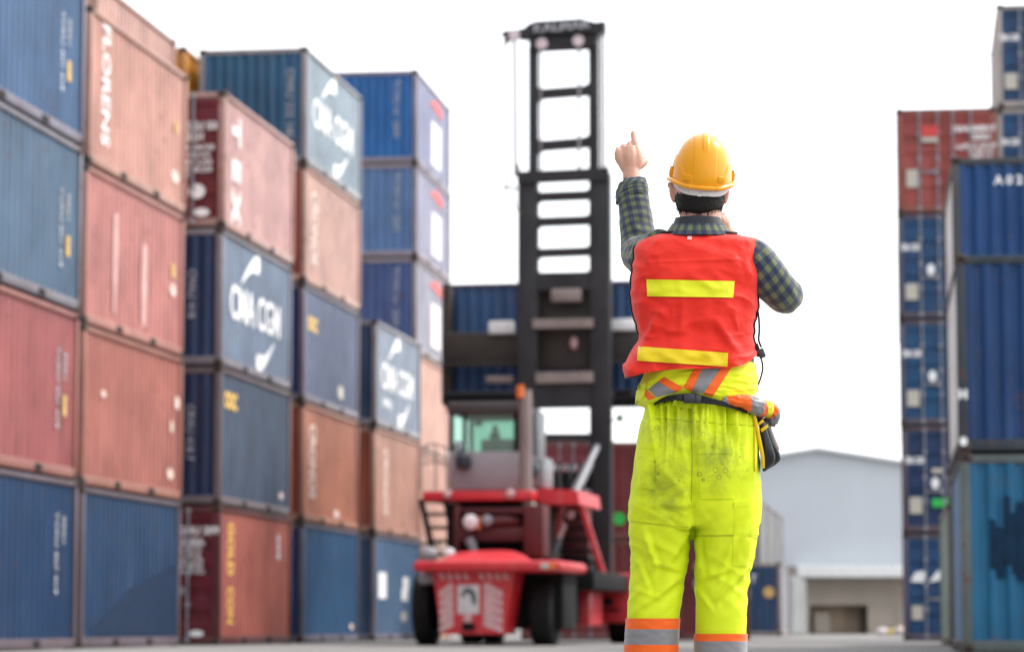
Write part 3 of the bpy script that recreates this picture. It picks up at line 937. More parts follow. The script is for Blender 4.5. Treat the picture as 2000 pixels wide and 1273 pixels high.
# overhanging hood lid and the domed cover over it
m = MB(); bpx(m, 805, 1093, 1095, 1116, -0.35, 2.6, 0, 0.09)
hood = mpart('hood', m, M['red_paint'])
m = MB()
V = []; rows = 8
for i in range(rows + 1):
    t = i / rows
    v = -0.1 + 2.6 * t
    for j in range(13):
        sx = -1 + 2 * j / 12
        x = 948 + sx * (100 - 10 * t)
        y = 1096 - 22 * math.sin(t * math.pi / 2) * (1 - abs(sx) ** 4) * (1 + 0.12 * sx)
        V.append(L3(x, y, v))
m.add(V, [(i * 13 + j, i * 13 + j + 1, (i + 1) * 13 + j + 1, (i + 1) * 13 + j) for i in range(rows) for j in range(12)])
mpart('hood_cover', m, M['red_paint'], hood, 60)
m = MB(); bpx(m, 1055, 1099, 1072, 1110, -0.36, -0.34, 0, 0.004); mpart('sticker', m, M['cream_mark'], hood)
m = MB(); bpx(m, 1073, 1099, 1086, 1111, -0.36, -0.34, 0, 0.004); mpart('sticker', m, M['orange'], hood)


def wheel(u, v, r, wd, name='wheel'):
    m = MB()
    h = wd / 2
    m.lathe([(-h * .8, r * .55), (-h, r * .7), (-h * .98, r * .86), (-h * .8, r * .96), (-h * .4, r), (h * .4, r), (h * .8, r * .96), (h * .98, r * .86), (h, r * .7), (h * .8, r * .55)], (0, 0, 0), 'X', 40)
    for k in range(28):
        a = 2 * math.pi * k / 28
        for s in (-1, 1):
            Mx = Matrix.Rotation(a + (0.08 if s > 0 else -0.03), 4, 'X')
            m.box((s * h * .06, -0.03, r * .985), (s * h * .86, 0.03, r * 1.012), 0, 0, Mx)
    o = mpart(name, m, M['rubber'])
    o.location = (u, v, r * 1.012)
    m = MB()
    m.lathe([(-h * .7, r * .56), (-h * .72, r * .5), (-h * .3, r * .45), (-h * .3, r * .2), (-h * .5, r * .18), (h * .5, r * .18), (h * .3, r * .2), (h * .3, r * .45), (h * .72, r * .5), (h * .7, r * .56)], (0, 0, 0), 'X', 28)
    mpart('rim', m, M['red_paint'], o)
    return o


wheel(mp(833, 1200, 1.3)[0], 1.4, 0.69, 0.36)
wheel(mp(1063, 1200, 1.3)[0], 1.4, 0.63, 0.44)
for x_ in (922, 963, 1212, 1254): wheel(mp(x_, 1240, 8.7)[0], 8.7, 0.70, 0.42)
# mudguard bits beside the left rear tyre
m = MB(); bpx(m, 816, 1117, 848, 1140, 0.5, 1.6, 0, 0.05); mpart('mudguard', m, M['cab_grey'])
# chassis
m = MB()
bpx(m, 868, 1118, 1100, 1228, 1.1, 2.6)
bpx(m, 880, 1110, 1098, 1215, 2.6, 9.0)
bpx(m, 1060, 1114, 1160, 1150, 2.8, 8.6)
mpart('chassis', m, M['black'])
m = MB(); m.box((mp(922, 1240, 8.7)[0], 8.5, 0.5), (mp(1254, 1240, 8.7)[0], 8.95, 1.0), bev=.05); mpart('axle', m, M['black'])
# right-hand boxes
m = MB(); bpx(m, 1096, 1150, 1152, 1222, 4.6, 6.2, 0, 0.06)
bx_ = mpart('tool_box', m, M['red_paint'])
m = MB(); bpx(m, 1110, 1165, 1118, 1196, 4.58, 4.61, 0, 0.004); mpart('latch', m, M['black'], bx_)
m = MB(); bpx(m, 1150, 1119, 1262, 1216, 7.2, 9.9, 0, 0.08)
fd = mpart('fender', m, M['red_paint'])
for r_ in ((1152, 1167, 1196, 1183), (1166, 1188, 1210, 1193), (1150, 1180, 1166, 1200)):
    m = MB(); bpx(m, *r_, 7.17, 7.4, 0, 0.02); mpart('step_recess', m, M['black'], fd)
m = MB(); bpx(m, 1146, 1134, 1196, 1141, 7.0, 7.19, 0, 0.01); mpart('step', m, M['blush'], fd)
m = MB(); u, z = mp(1109, 1118, 4.4); m.lathe([(-0.03, 0.04), (-0.02, 0.10), (0.03, 0.10)], (u, 4.4, z), 'Y', 20); mpart('reflector', m, M['lens'])
m = MB(); bpx(m, 1094, 1085, 1150, 1132, 4.45, 5.2, 0, 0.03); mpart('battery_box', m, M['black'])
# engine bay
m = MB(); bpx(m, 872, 981, 1046, 1086, 3.3, 6.4); mpart('engine_bay', m, M['black'])
m = MB()
bpx(m, 893, 1028, 1046, 1058, 2.9, 3.2, 0, 0.04)
bpx(m, 893, 990, 1046, 1004, 3.0, 3.2, 0, 0.03)
bpx(m, 1022, 985, 1062, 1088, 2.7, 3.4, 0, 0.04)
bpx(m, 885, 985, 897, 1088, 2.9, 3.4, 0, 0.03)
mpart('engine_frame', m, M['dark_red'])
m = MB()
m.tube([L3(952, 1019, 2.95), L3(990, 1018, 2.95), L3(1012, 1020, 3.1)], [.11, .11, .09], 14); mpart('exhaust_silencer', m, M['dark_red'])
def lamp(px, py, v, r, mat, name='work_lamp', mat2='black'):
    u, z = mp(px, py, v)
    m = MB(); m.lathe([(0.0, r * .92), (0.02, r * 1.06), (0.12, r * .8), (0.16, r * .4)], (u, v, z), 'Y', 20); o = mpart(name, m, M[mat2])
    m = MB(); m.lathe([(-0.05, r * .3), (-0.035, r * .7), (0.0, r * .95)], (u, v, z), 'Y', 20); mpart('lens', m, M[mat], o)
lamp(919, 1019, 2.7, 0.155, 'lens')
m = MB(); bpx(m, 930, 1008, 938, 1034, 2.72, 2.8, 0, .02); mpart('indicator_lamp', m, M['orange'])
lamp(951, 1016, 2.75, 0.115, 'zinc')
m = MB(); m.tube([L3(915, 1052, 2.8), L3(922, 1064, 2.8), L3(926, 1080, 2.8)], [.10, .09, .07], 12); mpart('hose', m, M['zinc'])
m = MB(); m.ball(tuple(L3(836, 1083, 2.2)), (.2, .2, .16)); mpart('air_filter', m, M['cab_grey'])
m = MB(); m.ball(tuple(L3(877, 1081, 2.2)), (.13, .13, .12)); mpart('filler_cap', m, M['lens'])
# decks
m = MB(); bpx(m, 825, 957, 1040, 978, 3.0, 6.8, 0, 0.03); dk = mpart('deck', m, M['red_paint'])
m = MB()
m.prism([L3(1040, 979, 3.6), L3(1036, 974, 3.6), L3(1056, 952, 3.6), L3(1128, 957, 3.6), L3(1132, 984, 3.6), L3(1072, 985, 3.6)], (0, 2.6, 0), None)
mpart('deck', m, M['red_paint'])
lamp(873, 965, 2.95, 0.085, 'blush', 'tail_lamp', 'dark_red'); lamp(996, 964, 2.95, 0.10, 'blush', 'tail_lamp', 'dark_red')
# left ladder
def ladder(name, left, right, v, nstep, mat_s, mat_st, tr=0.10, thick=0.05, first=0.12, last=0.95):
    m = MB()
    m.bar(L3(*left[0], v), L3(*left[1], v), thick, 0.10)
    o = mpart(name, m, M[mat_s])
    m = MB(); m.bar(L3(*right[0], v), L3(*right[1], v), thick, 0.10); mpart('stringer', m, M[mat_s], o)
    for i in range(nstep):
        t = first + (last - first) * i / (nstep - 1)
        a = L3(left[0][0] + (left[1][0] - left[0][0]) * t, left[0][1] + (left[1][1] - left[0][1]) * t, v)
        b = L3(right[0][0] + (right[1][0] - right[0][0]) * t, right[0][1] + (right[1][1] - right[0][1]) * t, v)
        m = MB(); m.box((a.x, v - 0.02, a.z - 0.03), (b.x, v + 0.22, a.z + 0.03), 0, 0.008); mpart('step', m, M[mat_st], o)
ladder('ladder', ((822, 975), (849, 1088)), ((870, 975), (892, 1088)), 3.05, 5, 'black', 'black', first=0.02, last=0.95)
m = MB()
for (a, b) in (((824, 958), (822, 872)), ((850, 958), (849, 866)), ((873, 958), (871, 872))): m.tube([L3(*a, 3.1), L3(*b, 3.1)], .017, 8)
for y in (870, 905): m.tube([L3(821, y + 2, 3.1), L3(848, y - 4, 3.1), L3(873, y + 4, 3.1)], .015, 8)
mpart('handrail', m, M['exhaust'], mach, 60)
# right ladder
ladder('ladder', ((1098, 985), (1082, 1100)), ((1133, 978), (1178, 1120)), 4.3, 5, 'red_paint', 'black', thick=0.13, first=0.2, last=0.98)
m = MB(); bpx(m, 1075, 985, 1150, 1112, 6.6, 6.9); mpart('bulkhead', m, M['dark_red'])
m = MB(); m.tube([L3(1078, 1092, 4.1), L3(1092, 1050, 4.1)], .075, 14); m.tube([L3(1092, 1050, 4.1), L3(1103, 1022, 4.1)], .05, 14, 1)
mpart('steering_cylinder', m, [M['chrome'], M['blush']], mach, 40)
lamp(1113, 1004, 4.2, 0.10, 'blush')
# cab
CV0, CV1 = 3.9, 5.9
m = MB()
bpx(m, 876, 881, 1012, 957, CV0, CV0 + .06, 0, 0.03)
u0, z0 = mp(876, 957, CV0); u1, z1 = mp(1012, 881, CV0); zr = mp(880, 800, CV0)[1]
m.box((u0, CV0 + .061, z0), (u0 + .06, CV1, z1 - .35), 0, .02); m.box((u1 - .06, CV0 + .061, z0), (u1, CV1, z1 - .35), 0, .02)
m.box((u0 + .061, CV1 - .06, z0), (u1 - .061, CV1, z1 - .5), 0, .02)
m.box((u0 + .061, CV0 + .061, z0), (u1 - .061, CV1 - .061, z0 + .08))
cab = mpart('cab', m, M['cab_grey'])
m = MB()
wpost = 0.09
for (a, b) in ((u0, CV0), (u1 - wpost, CV0), (u0, CV1 - wpost), (u1 - wpost, CV1 - wpost)):
    m.box((a, b, z1 - .4 if b > CV0 + 1 else z1), (a + wpost, b + wpost, zr), 0, .015)
ux = mp(908, 850, CV0)[0]
m.box((ux - .05, CV0, z1 + .001), (ux + .03, CV0 + .05, zr - .01), 0, .01)
mpart('cab_pillar', m, M['black'], cab)
m = MB(); bpx(m, 872, 783, 1018, 808, CV0 - .15, CV1 + .1, 0, 0.05); mpart('cab_roof', m, simple('cab_roof_grey', (.045, .035, .037), .5), cab)
m = MB(); m.box((u0 + wpost, CV0 + .02, z1), (u1 - wpost, CV0 + .026, zr - .02)); mpart('rear_window', m, M['glass'], cab, None)
m = MB(); m.box((u0 + wpost, CV1 - .04, z1 - .5), (u1 - wpost, CV1 - .034, zr - .02)); mpart('windscreen', m, M['glass'], cab, None)
m = MB()
s0 = L3(940, 884, 4.6); s1 = L3(1000, 857, 4.6)
m.box((s0.x, 4.5, s0.z - .5), (s1.x + .05, 4.72, s1.z), 0, .06)
m.box((s0.x, 4.72, s0.z - .5), (s1.x, 5.2, s0.z - .35), 0, .05)
h0 = L3(967, 846, 4.6); m.box((h0.x - .11, 4.52, h0.z - .12), (h0.x + .11, 4.66, h0.z + .02), 0, .05)
m.tube([h0 + Vector((0, 0, -.05)), h0 + Vector((0, 0, .16))], [.07, .045], 10)
mpart('seat', m, M['black'], cab)
m = MB(); bpx(m, 927, 820, 941, 832, 4.3, 4.4, 0, .02); mpart('monitor', m, M['black'], cab)
m = MB(); bpx(m, 889, 888, 917, 914, CV0 - .22, CV0 - .004, 0, .04); mpart('air_conditioner', m, simple('ac_blue_black', (.02, .024, .035), .5), cab)
m = MB(); m.ball(tuple(L3(896, 872, CV0 - .08)), (.11, .05, .12)); mpart('mirror', m, simple('mirror_grey', (.25, .33, .33), .15), cab)
# fork guard / canopy over the cab
m = MB(); bpx(m, 866, 764, 1012, 782, 4.2, 6.0, 0, .04); mpart('guard_roof', m, M['black'])
# exhaust stack
m = MB()
m.tube([L3(1060, 1000, 3.3), L3(1040, 994, 3.3), L3(1028, 975, 3.3), L3(1027, 930, 3.3), L3(1027, 860, 3.3), L3(1026, 762, 3.3)], [.10, .115, .12, .12, .12, .12], 18, res=6)
ex = mpart('exhaust_stack', m, M['exhaust'], mach, 50)
m = MB(); m.tube([L3(1016, 776, 3.15), L3(1016, 752, 3.15)], .075, 14); mpart('beacon', m, M['orange'], ex)
# grey tanks / covers between stack and mast
m = MB()
bpx(m, 1036, 800, 1052, 890, 5.2, 6.0, 0, .04); bpx(m, 1030, 890, 1064, 953, 4.0, 5.0, 0, .08)
mpart('hydraulic_tank', m, simple('tank_grey', (.20, .22, .235), .4))
m = MB(); m.ball(tuple(L3(1042, 917, 3.95)), (.12, .06, .14)); mpart('mirror', m, simple('mirror_teal', (.05, .09, .10), .2))

# mast
VM = 9.6
mast = None
m = MB()
bpx(m, 1011, 336, 1048, 1216, VM, VM + .34, 0, .02)
mast = mpart('mast', m, M['mast_paint'])
m = MB(); bpx(m, 1154, 336, 1190, 1216, VM, VM + .34, 0, .02); mpart('upright', m, M['mast_paint'], mast)
m = MB(); bpx(m, 1032.5, 90, 1049, 900, VM + .06, VM + .28, 0, .012); mpart('inner_upright', m, M['mast_paint'], mast)
m = MB(); bpx(m, 1151.5, 84, 1167, 900, VM + .06, VM + .28, 0, .012); mpart('inner_upright', m, M['mast_paint'], mast)


def cross(x0, y0, x1, y1, skew=0, v0=VM + .05, v1=VM + .3, mat='mast_paint', gus=0):
    """crossbar with small corner gussets so the openings have rounded corners"""
    m = MB()
    a = [L3(x0, y0 + skew, v0), L3(x1, y0 - skew, v0), L3(x1, y1 - skew, v0), L3(x0, y1 + skew, v0)]
    m.prism(a, (0, v1 - v0, 0), None)
    if gus:
        for (x, s) in ((x0, 1), (x1, -1)):
            for (y, t) in ((y0, -1), (y1, 1)):
                pts = [L3(x, y + skew * s, v0 + .02)]
                for k in range(6):
                    an = k / 5 * math.pi / 2
                    pts.append(L3(x + s * gus * (1 - math.sin(an)), y + skew * s + t * gus * (1 - math.cos(an)), v0 + .02))
                m.prism(pts, (0, v1 - v0 - .04, 0), None)
    mpart('crossbar', m, M[mat], mast, None)


for (ya, yb, g_) in ((170.5, 188, 14), (271.5, 289.5, 14)): cross(1047, ya, 1154, yb, 4, gus=g_)
cross(1010, 331, 1189, 355, 4, VM - .06, VM + .04)
for (ya, yb) in ((373.5, 390, ), (422.5, 439), (483.5, 499.5)): cross(1046, ya, 1156, yb, 2, gus=13)
cross(1046, 531, 1156, 566, 1, gus=13)
cross(1040, 622, 1158, 640, 1, VM - .1, VM + .2, 'exhaust')
cross(1046, 726, 1158, 747, 1, VM - .1, VM + .2, 'exhaust')
cross(1046, 747, 1158, 792, 0, VM, VM + .2, gus=10)
cross(1046, 846, 1158, 862, 0, VM, VM + .2, gus=10)
cross(1046, 922, 1158, 955, 0, VM, VM + .2, 'black')
cross(1046, 1105, 1158, 1150, 0, VM, VM + .3)
m = MB(); bpx(m, 1046, 566, 1156, 722, VM + .4, VM + .62, 0, .02); mpart('carriage', m, M['spread'], mast)
m = MB(); bpx(m, 1075, 562, 1135, 590, VM - .05, VM + .1, 0, .05); mpart('cylinder_head', m, M['exhaust'], mast)
m = MB(); u, z = mp(1117, 668, VM); m.ball((u, VM + .3, z), (.09, .15, .15)); mpart('valve', m, M['blush'], mast)
# head
m = MB()
hp = [(1032, 47), (1046, 42), (1137, 36), (1147, 40), (1164, 44), (1180, 41), (1180, 63), (1166, 68), (1163, 96), (1154, 92), (1047, 97), (1033, 97), (1033, 75), (1014, 74), (1012, 58), (1024, 55)]
m.prism([L3(a, b, VM - .02) for a, b in hp], (0, .34, 0), None)
hd = mpart('mast_head', m, M['mast_paint'], mast, None)
m = MB(); m.prism([L3(a, b, VM) for a, b in ((976, 66), (988, 60), (1014, 58), (1014, 74), (996, 75), (987, 84), (983, 72))], (0, .25, 0), None); mpart('bracket', m, M['mast_paint'], hd, None)
m = MB(); bpx(m, 1036, 62, 1160, 70, VM - .12, VM - .02, 0, .02); mpart('ledge', m, M['black'], hd)
for (px, py) in ((1058.5, 86), (1129.5, 80), (1004, 69)):
    u, z = mp(px, py, VM - .03)
    m = MB(); m.lathe([(-.03, .05), (-.025, .125), (.02, .125)], (u, VM - .03, z), 'Y', 24); mpart('pulley', m, simple('pulley_pink', (.66, .56, .58), .35), hd)
tm = text_mesh('KALMAR', .28, 'faded_mark', 0.004, 1.15)
o = part('lettering', tm, hd, (1, 1, 1, 1))
u, z = mp(1096, 52, VM - .03)
o.matrix_local = Matrix.Translation((u, VM - .03, z)) @ Matrix.Rotation(-.06, 4, 'Y') @ Matrix(((1, 0, 0, 0), (0, 0, -1, 0), (0, 1, 0, 0), (0, 0, 0, 1)))
# chains and hoses
for (xa, ya, xb, yb, r_, mat) in ((983, 80, 986, 372, .026, 'chain_grey'), (992, 76, 994, 368, .020, 'chain_grey'), (1005, 76, 1007, 345, .042, 'chain_grey'), (1174, 62, 1175, 340, .034, 'chain_grey'), (1181, 62, 1182, 340, .022, 'chain_grey'), (1056, 96, 1056, 340, .022, 'chain_grey'), (1131, 92, 1131, 340, .032, 'chain_grey')):
    m = MB(); m.tube([L3(xa, ya, VM + .02), L3(xb, yb, VM + .02)], r_, 8); mpart('chain', m, M[mat], mast, 60)
m = MB(); m.tube([L3(982, 370, VM), L3(998, 367, VM), L3(1016, 368, VM)], .03, 8); m.tube([L3(1003, 370, VM), L3(1006, 400, VM), L3(1016, 418, VM)], .014, 8, res=4); m.tube([L3(1012, 345, VM), L3(1012, 322, VM)], .04, 8); m.tube([L3(1182, 345, VM), L3(1182, 326, VM)], .04, 8)
mpart('hose_bracket', m, M['exhaust'], mast, 60)
# tilt cylinders
m = MB(); m.tube([L3(1120, 968, 6.2), L3(1150, 905, 7.6)], .10, 16); m.tube([L3(1150, 905, 7.6), L3(1166, 872, 8.6)], .065, 14, 1)
mpart('tilt_cylinder', m, [M['chrome'], M['zinc']], mach, 40)
m = MB()
for i in range(4): m.tube([L3(1072 + 22 * i, 955, 6.5), L3(1070 + 22 * i, 930, 7.6), L3(1074 + 20 * i, 905, 8.6)], .035, 8, res=5)
mpart('hose', m, M['black'], mach, 60)
# spreader
m = MB()
bpx(m, 866, 640, 1376, 712, VM + .7, VM + 1.25, 0, .04)
bpx(m, 862, 560, 880, 790, VM + 1.26, VM + 1.7, 0, .03)
bpx(m, 862, 700, 1376, 716, VM + .62, VM + .698, 0, .02)
sp = mpart('spreader', m, M['spread'], mach)
for r_ in ((954, 626, 1002, 652), (1192, 622, 1240, 645), (948, 733, 1002, 748)):
    m = MB(); bpx(m, *r_, VM + .55, VM + .69, 0, .03); mpart('spreader_plate', m, M['exhaust'] if r_[1] > 700 else M['white_metal'], sp)
m = MB(); bpx(m, 868, 772, 1376, 796, VM + .9, VM + 1.6, 0, .03); mpart('lower_bar', m, M['black'], sp)
m = MB(); m.tube([L3(1187, 826, 9), L3(1206, 817, 8.9)], .015, 8); mm_ = mpart('mirror_arm', m, M['black'], mach, 60)
m = MB(); m.ball(tuple(L3(1211, 816, 8.9)), (.09, .05, .09)); mpart('mirror', m, simple('mirror_green', (.16, .24, .18), .3), mm_)
# the lifted container (long side towards the camera)
q0 = L3(864, 780, VM + 1.75)
base = mO + mR * q0.x + mD * (VM + 1.75)
zc = q0.z
# its near left corner; long axis runs to the right
container(base.x + 0.0, base.y, zc, 0, (0.03, 0.09, 0.22), 'blue container held up in the air by the handler, broadside behind its mast', end='wall', near='left')
lift = [o for o in col.objects if o.name.startswith('shipping_container') and o.parent is None][-1]
ctr = base + mR * (CL / 2) + mD * (CW / 2)
lift.location = (ctr.x, ctr.y, zc)
lift.rotation_euler = (0, 0, -MTH + math.pi / 2 + 0.0)

# ------------------------------------------------------------------ the worker
YP = 8.59
GP = at(1360, 1454, YP)
ROOT = Vector((GP.x, YP, 0.0))
PXM = 1 / 652.0                                   # metres per photo pixel at the worker


def P(px, py, dy=0.0):
    """point on the worker: photo pixel position on the plane through the body, dy metres further away"""
    return at(px, py, YP + dy)


def nz(x, y, z=0.0): return noise.noise(Vector((x, y, z)))


def keyval(keys, t):
    """Catmull-Rom through rows (t, a, b, c, ...)"""
    ts = [q[0] for q in keys]
    i = max(0, min(len(ts) - 2, int(np.searchsorted(ts, t)) - 1))
    k0, k1, k2, k3 = keys[max(0, i - 1)], keys[i], keys[i + 1], keys[min(len(keys) - 1, i + 2)]
    h = (t - k1[0]) / (k2[0] - k1[0])
    h = min(1.0, max(0.0, h))
    out = []
    for j in range(1, len(k1)):
        m1 = (k2[j] - k0[j]) / max(1e-6, (k2[0] - k0[0])) * (k2[0] - k1[0])
        m2 = (k3[j] - k1[j]) / max(1e-6, (k3[0] - k1[0])) * (k2[0] - k1[0])
        h2, h3 = h * h, h * h * h
        out.append((2 * h3 - 3 * h2 + 1) * k1[j] + (h3 - 2 * h2 + h) * m1 + (-2 * h3 + 3 * h2) * k2[j] + (h3 - h2) * m2)
    return out


def loft(m, keys, rows, seg, n=2.3, disp=None, warp=None, cap=True, mi=0, t0=None, t1=None, mifn=None, grow=0.0, growd=0.0):
    """rings stacked down the picture: keys = (py, left px, right px, centre depth, half depth)"""
    t0 = keys[0][0] if t0 is None else t0
    t1 = keys[-1][0] if t1 is None else t1
    V, F_, uv, MI = [], [], [], []
    a0 = (keys[len(keys) // 2][2] - keys[len(keys) // 2][1]) / 2
    for i in range(rows + 1):
        py = t0 + (t1 - t0) * i / rows
        L, R, c, b = keyval(keys, py)[:4]
        L -= grow; R += grow; b += growd
        mid, a = (L + R) / 2, (R - L) / 2
        for j in range(seg):
            th = 2 * math.pi * j / seg
            cx, sx = math.cos(th), math.sin(th)
            ux = math.copysign(abs(cx) ** (2 / n), cx)
            ud = math.copysign(abs(sx) ** (2 / n), sx)
            px, yy, dy = mid + a * ux, py, c + b * ud
            if disp: 
                q = disp(px, yy, ud)
                dy += q * ud
                px += q / PXM * ux * 0.6
            if warp: yy = warp(px, yy, ud)
            V.append(P(px, yy, dy))
            uv.append(((th if th < math.pi * 1.5 else th - 2 * math.pi) * a0 * PXM * 1.05, yy * PXM))
    for i in range(rows):
        for j in range(seg):
            F_.append((i * seg + j, i * seg + (j + 1) % seg, (i + 1) * seg + (j + 1) % seg, (i + 1) * seg + j))
    if cap:
        F_.append(tuple(range(seg))); F_.append(tuple(reversed(range(rows * seg, (rows + 1) * seg))))
    k0 = len(m.m)
    m.add(V, F_, mi, uv)
    if mifn:
        for i in range(rows):
            py = t0 + (t1 - t0) * (i + .5) / rows
            for j in range(seg): m.m[k0 + i * seg + j] = mifn(py)
    return m


def sweep(m, pts, rad, seg=40, res=14, disp=None, mi=0, cap=True, wide=None):
    """tube with texture coordinates along a path of (px, py, dy) points, radii in metres"""
    path, rr = spline([P(*p) for p in pts], rad, res)
    V, F_, uv = [], [], []
    t = (path[1] - path[0]).normalized()
    nrm = (Vector((1, 0, 0)) - t * t.x).normalized()
    s = 0.0
    for i, p in enumerate(path):
        t = (path[min(i + 1, len(path) - 1)] - path[max(i - 1, 0)]).normalized()
        nrm = (nrm - t * nrm.dot(t)).normalized()
        bn = t.cross(nrm)
        if i: s += (p - path[i - 1]).length
        for k in range(seg):
            a = 2 * math.pi * k / seg
            r = rr[i]
            if disp: r += disp(s, a, i / (len(path) - 1))
            V.append(p + nrm * math.cos(a) * r * (wide or 1.0) + bn * math.sin(a) * r)
            uv.append(((a if a < math.pi else 2 * math.pi - a) * rr[i] * 1.0, s))
    n = len(path)
    for i in range(n - 1):
        for k in range(seg):
            F_.append((i * seg + k, i * seg + (k + 1) % seg, (i + 1) * seg + (k + 1) % seg, (i + 1) * seg + k))
    if cap:
        F_.append(tuple(reversed(range(seg)))); F_.append(tuple(range((n - 1) * seg, n * seg)))
    return m.add(V, F_, mi, uv)


def voxel(m, name, mat, size, smooth_it, parent=None):
    """union of the pieces of a builder as one continuous skin"""
    o = m.build('tmp', mat)
    md = o.modifiers.new('r', 'REMESH'); md.mode = 'VOXEL'; md.voxel_size = size; md.use_smooth_shade = True
    if smooth_it:
        sm = o.modifiers.new('s', 'SMOOTH'); sm.factor = 0.5; sm.iterations = smooth_it
    dg = bpy.context.evaluated_depsgraph_get()
    me = bpy.data.meshes.new_from_object(o.evaluated_get(dg))
    bpy.data.objects.remove(o)
    me.materials.clear(); me.materials.append(mat)
    me.name = name
    me.polygons.foreach_set('use_smooth', [True] * len(me.polygons))
    return me


def shift(me):
    n = len(me.vertices)
    co = np.empty(n * 3, 'f'); me.vertices.foreach_get('co', co)
    co = co.reshape(-1, 3) - np.array(ROOT, 'f')
    me.vertices.foreach_set('co', co.ravel()); me.update()


def wpart(name, m, mats, parent, smooth=180):
    return m.build(name, mats, parent, smooth, origin=ROOT)


def bvh_of(me_or_obj, off=None):
    me = me_or_obj
    off = Vector((0, 0, 0)) if off is None else off
    return BVHTree.FromPolygons([tuple(v.co + off) for v in me.vertices], [tuple(p.vertices) for p in me.polygons])


def hit(bvhs, px, py, default=-0.13):
    r = ray(px, py); o = Vector((0, 0, CAM_H)); best = None
    for b in bvhs:
        h = b.ray_cast(o, r.normalized())
        if h[0] is not None and (best is None or h[3] < best): best = h[3]
    if best is None: return P(px, py, default)
    return o + r.normalized() * best


def sheet(m, quad, nu, nv, bvhs, off=0.003, thick=0.0025, mi=0, bulge=None, default=-0.13):
    """thin cloth lying on what is under it; quad: top-left, top-right, bottom-right, bottom-left in photo pixels"""
    G = []
    for j in range(nv + 1):
        for i in range(nu + 1):
            u, v = i / nu, j / nv
            ax = quad[0][0] * (1 - u) + quad[1][0] * u; ay = quad[0][1] * (1 - u) + quad[1][1] * u
            bx = quad[3][0] * (1 - u) + quad[2][0] * u; by = quad[3][1] * (1 - u) + quad[2][1] * u
            p = hit(bvhs, ax * (1 - v) + bx * v, ay * (1 - v) + by * v, default)
            o = off + (bulge(u, v) if bulge else 0.0)
            G.append(p - ray(ax, ay) * o)
    # smooth a little so that the strip lies taut
    W_ = nu + 1
    for _ in range(2):
        G2 = list(G)
        for j in range(nv + 1):
            for i in range(1, nu): G2[j * W_ + i] = (G[j * W_ + i - 1] + G[j * W_ + i] * 2 + G[j * W_ + i + 1]) / 4
        G = G2
    n = len(G)
    B = [p + Vector((0, thick, 0)) for p in G]
    F_ = []
    for j in range(nv):
        for i in range(nu):
            a = j * W_ + i
            F_.append((a, a + W_, a + W_ + 1, a + 1)); F_.append((n + a, n + a + 1, n + a + W_ + 1, n + a + W_))
    bd = [i for i in range(W_)] + [j * W_ + nu for j in range(1, nv + 1)] + [nv * W_ + i for i in range(nu - 1, -1, -1)] + [j * W_ for j in range(nv - 1, 0, -1)]
    for k in range(len(bd)):
        a, b = bd[k], bd[(k + 1) % len(bd)]
        F_.append((a, b, n + b, n + a))
    return m.add(G + B, F_, mi)


# --- cloth and skin materials
def skin_mat():
    k = N('skin', 0.52, 0.4)
    v = k.coord()
    a = k.ramp(k.noise(v, 28, 6, 0.6), 0.3, 0.7)
    b = k.ramp(k.noise(v, 9, 3), 0.35, 0.65)
    k.base(k.mix(k.math('MULTIPLY', b, 0.5), k.mix(a, (0.50, 0.27, 0.19), (0.60, 0.36, 0.27)), (0.52, 0.24, 0.18)))
    k.b.inputs['Subsurface Weight'].default_value = 0.12
    k.b.inputs['Subsurface Radius'].default_value = (0.012, 0.005, 0.003)
    k.bump(k.noise(v, 140, 4), 0.12, 0.002)
    return k.m


def plaid_mat():
    k = N('plaid_flannel', 0.85, 0.2)
    uvn = k.n('ShaderNodeTexCoord').outputs['UV']
    sp_ = k.n('ShaderNodeSeparateXYZ'); k.l(uvn, sp_.inputs[0])
    def stripe(o):
        f = k.math('FRACT', k.math('MULTIPLY', o, 1 / 0.031))
        d = k.math('ABSOLUTE', k.math('SUBTRACT', f, 0.5))
        return k.ramp(d, 0.235, 0.265)
    sx, sy = stripe(sp_.outputs[0]), stripe(sp_.outputs[1])
    sm_ = k.math('MULTIPLY', k.math('ADD', sx, sy), 0.5)
    weave = k.noise(k.coord('Object'), 420, 2)
    c = k.mix(k.ramp(sm_, 0.0, 0.5), (0.012, 0.021, 0.070), (0.052, 0.068, 0.072))
    c = k.mix(k.ramp(sm_, 0.5, 1.0), c, (0.145, 0.175, 0.075))
    k.base(k.mix(k.math('MULTIPLY', weave, 0.3), c, (0.09, 0.10, 0.11)))
    k.bump(weave, 0.25, 0.001)
    k.b.inputs['Sheen Weight'].default_value = 0.25
    return k.m


def cloth(name, c, c2=None, rough=0.75, weave=300, see=0.0, sheen=0.1):
    k = N(name, rough, 0.25)
    v = k.coord('Object')
    w_ = k.noise(v, weave, 3)
    big = k.ramp(k.noise(v, 6, 4), 0.3, 0.7)
    k.base(k.mix(big, c, c2 or tuple(x * 0.9 for x in c)))
    k.bump(w_, 0.2, 0.001)
    if 'tape' in name: k.bump(k.noise(v, 55, 6, 0.7, 1.5), 0.55, 0.004)
    k.b.inputs['Sheen Weight'].default_value = sheen
    if see:
        t = k.n('ShaderNodeBsdfTransparent'); mx = k.n('ShaderNodeMixShader')
        mx.inputs[0].default_value = see
        k.l(k.b.outputs[0], mx.inputs[1]); k.l(t.outputs[0], mx.inputs[2])
        k.l(mx.outputs[0], k.t.nodes['Material Output'].inputs[0])
    return k.m


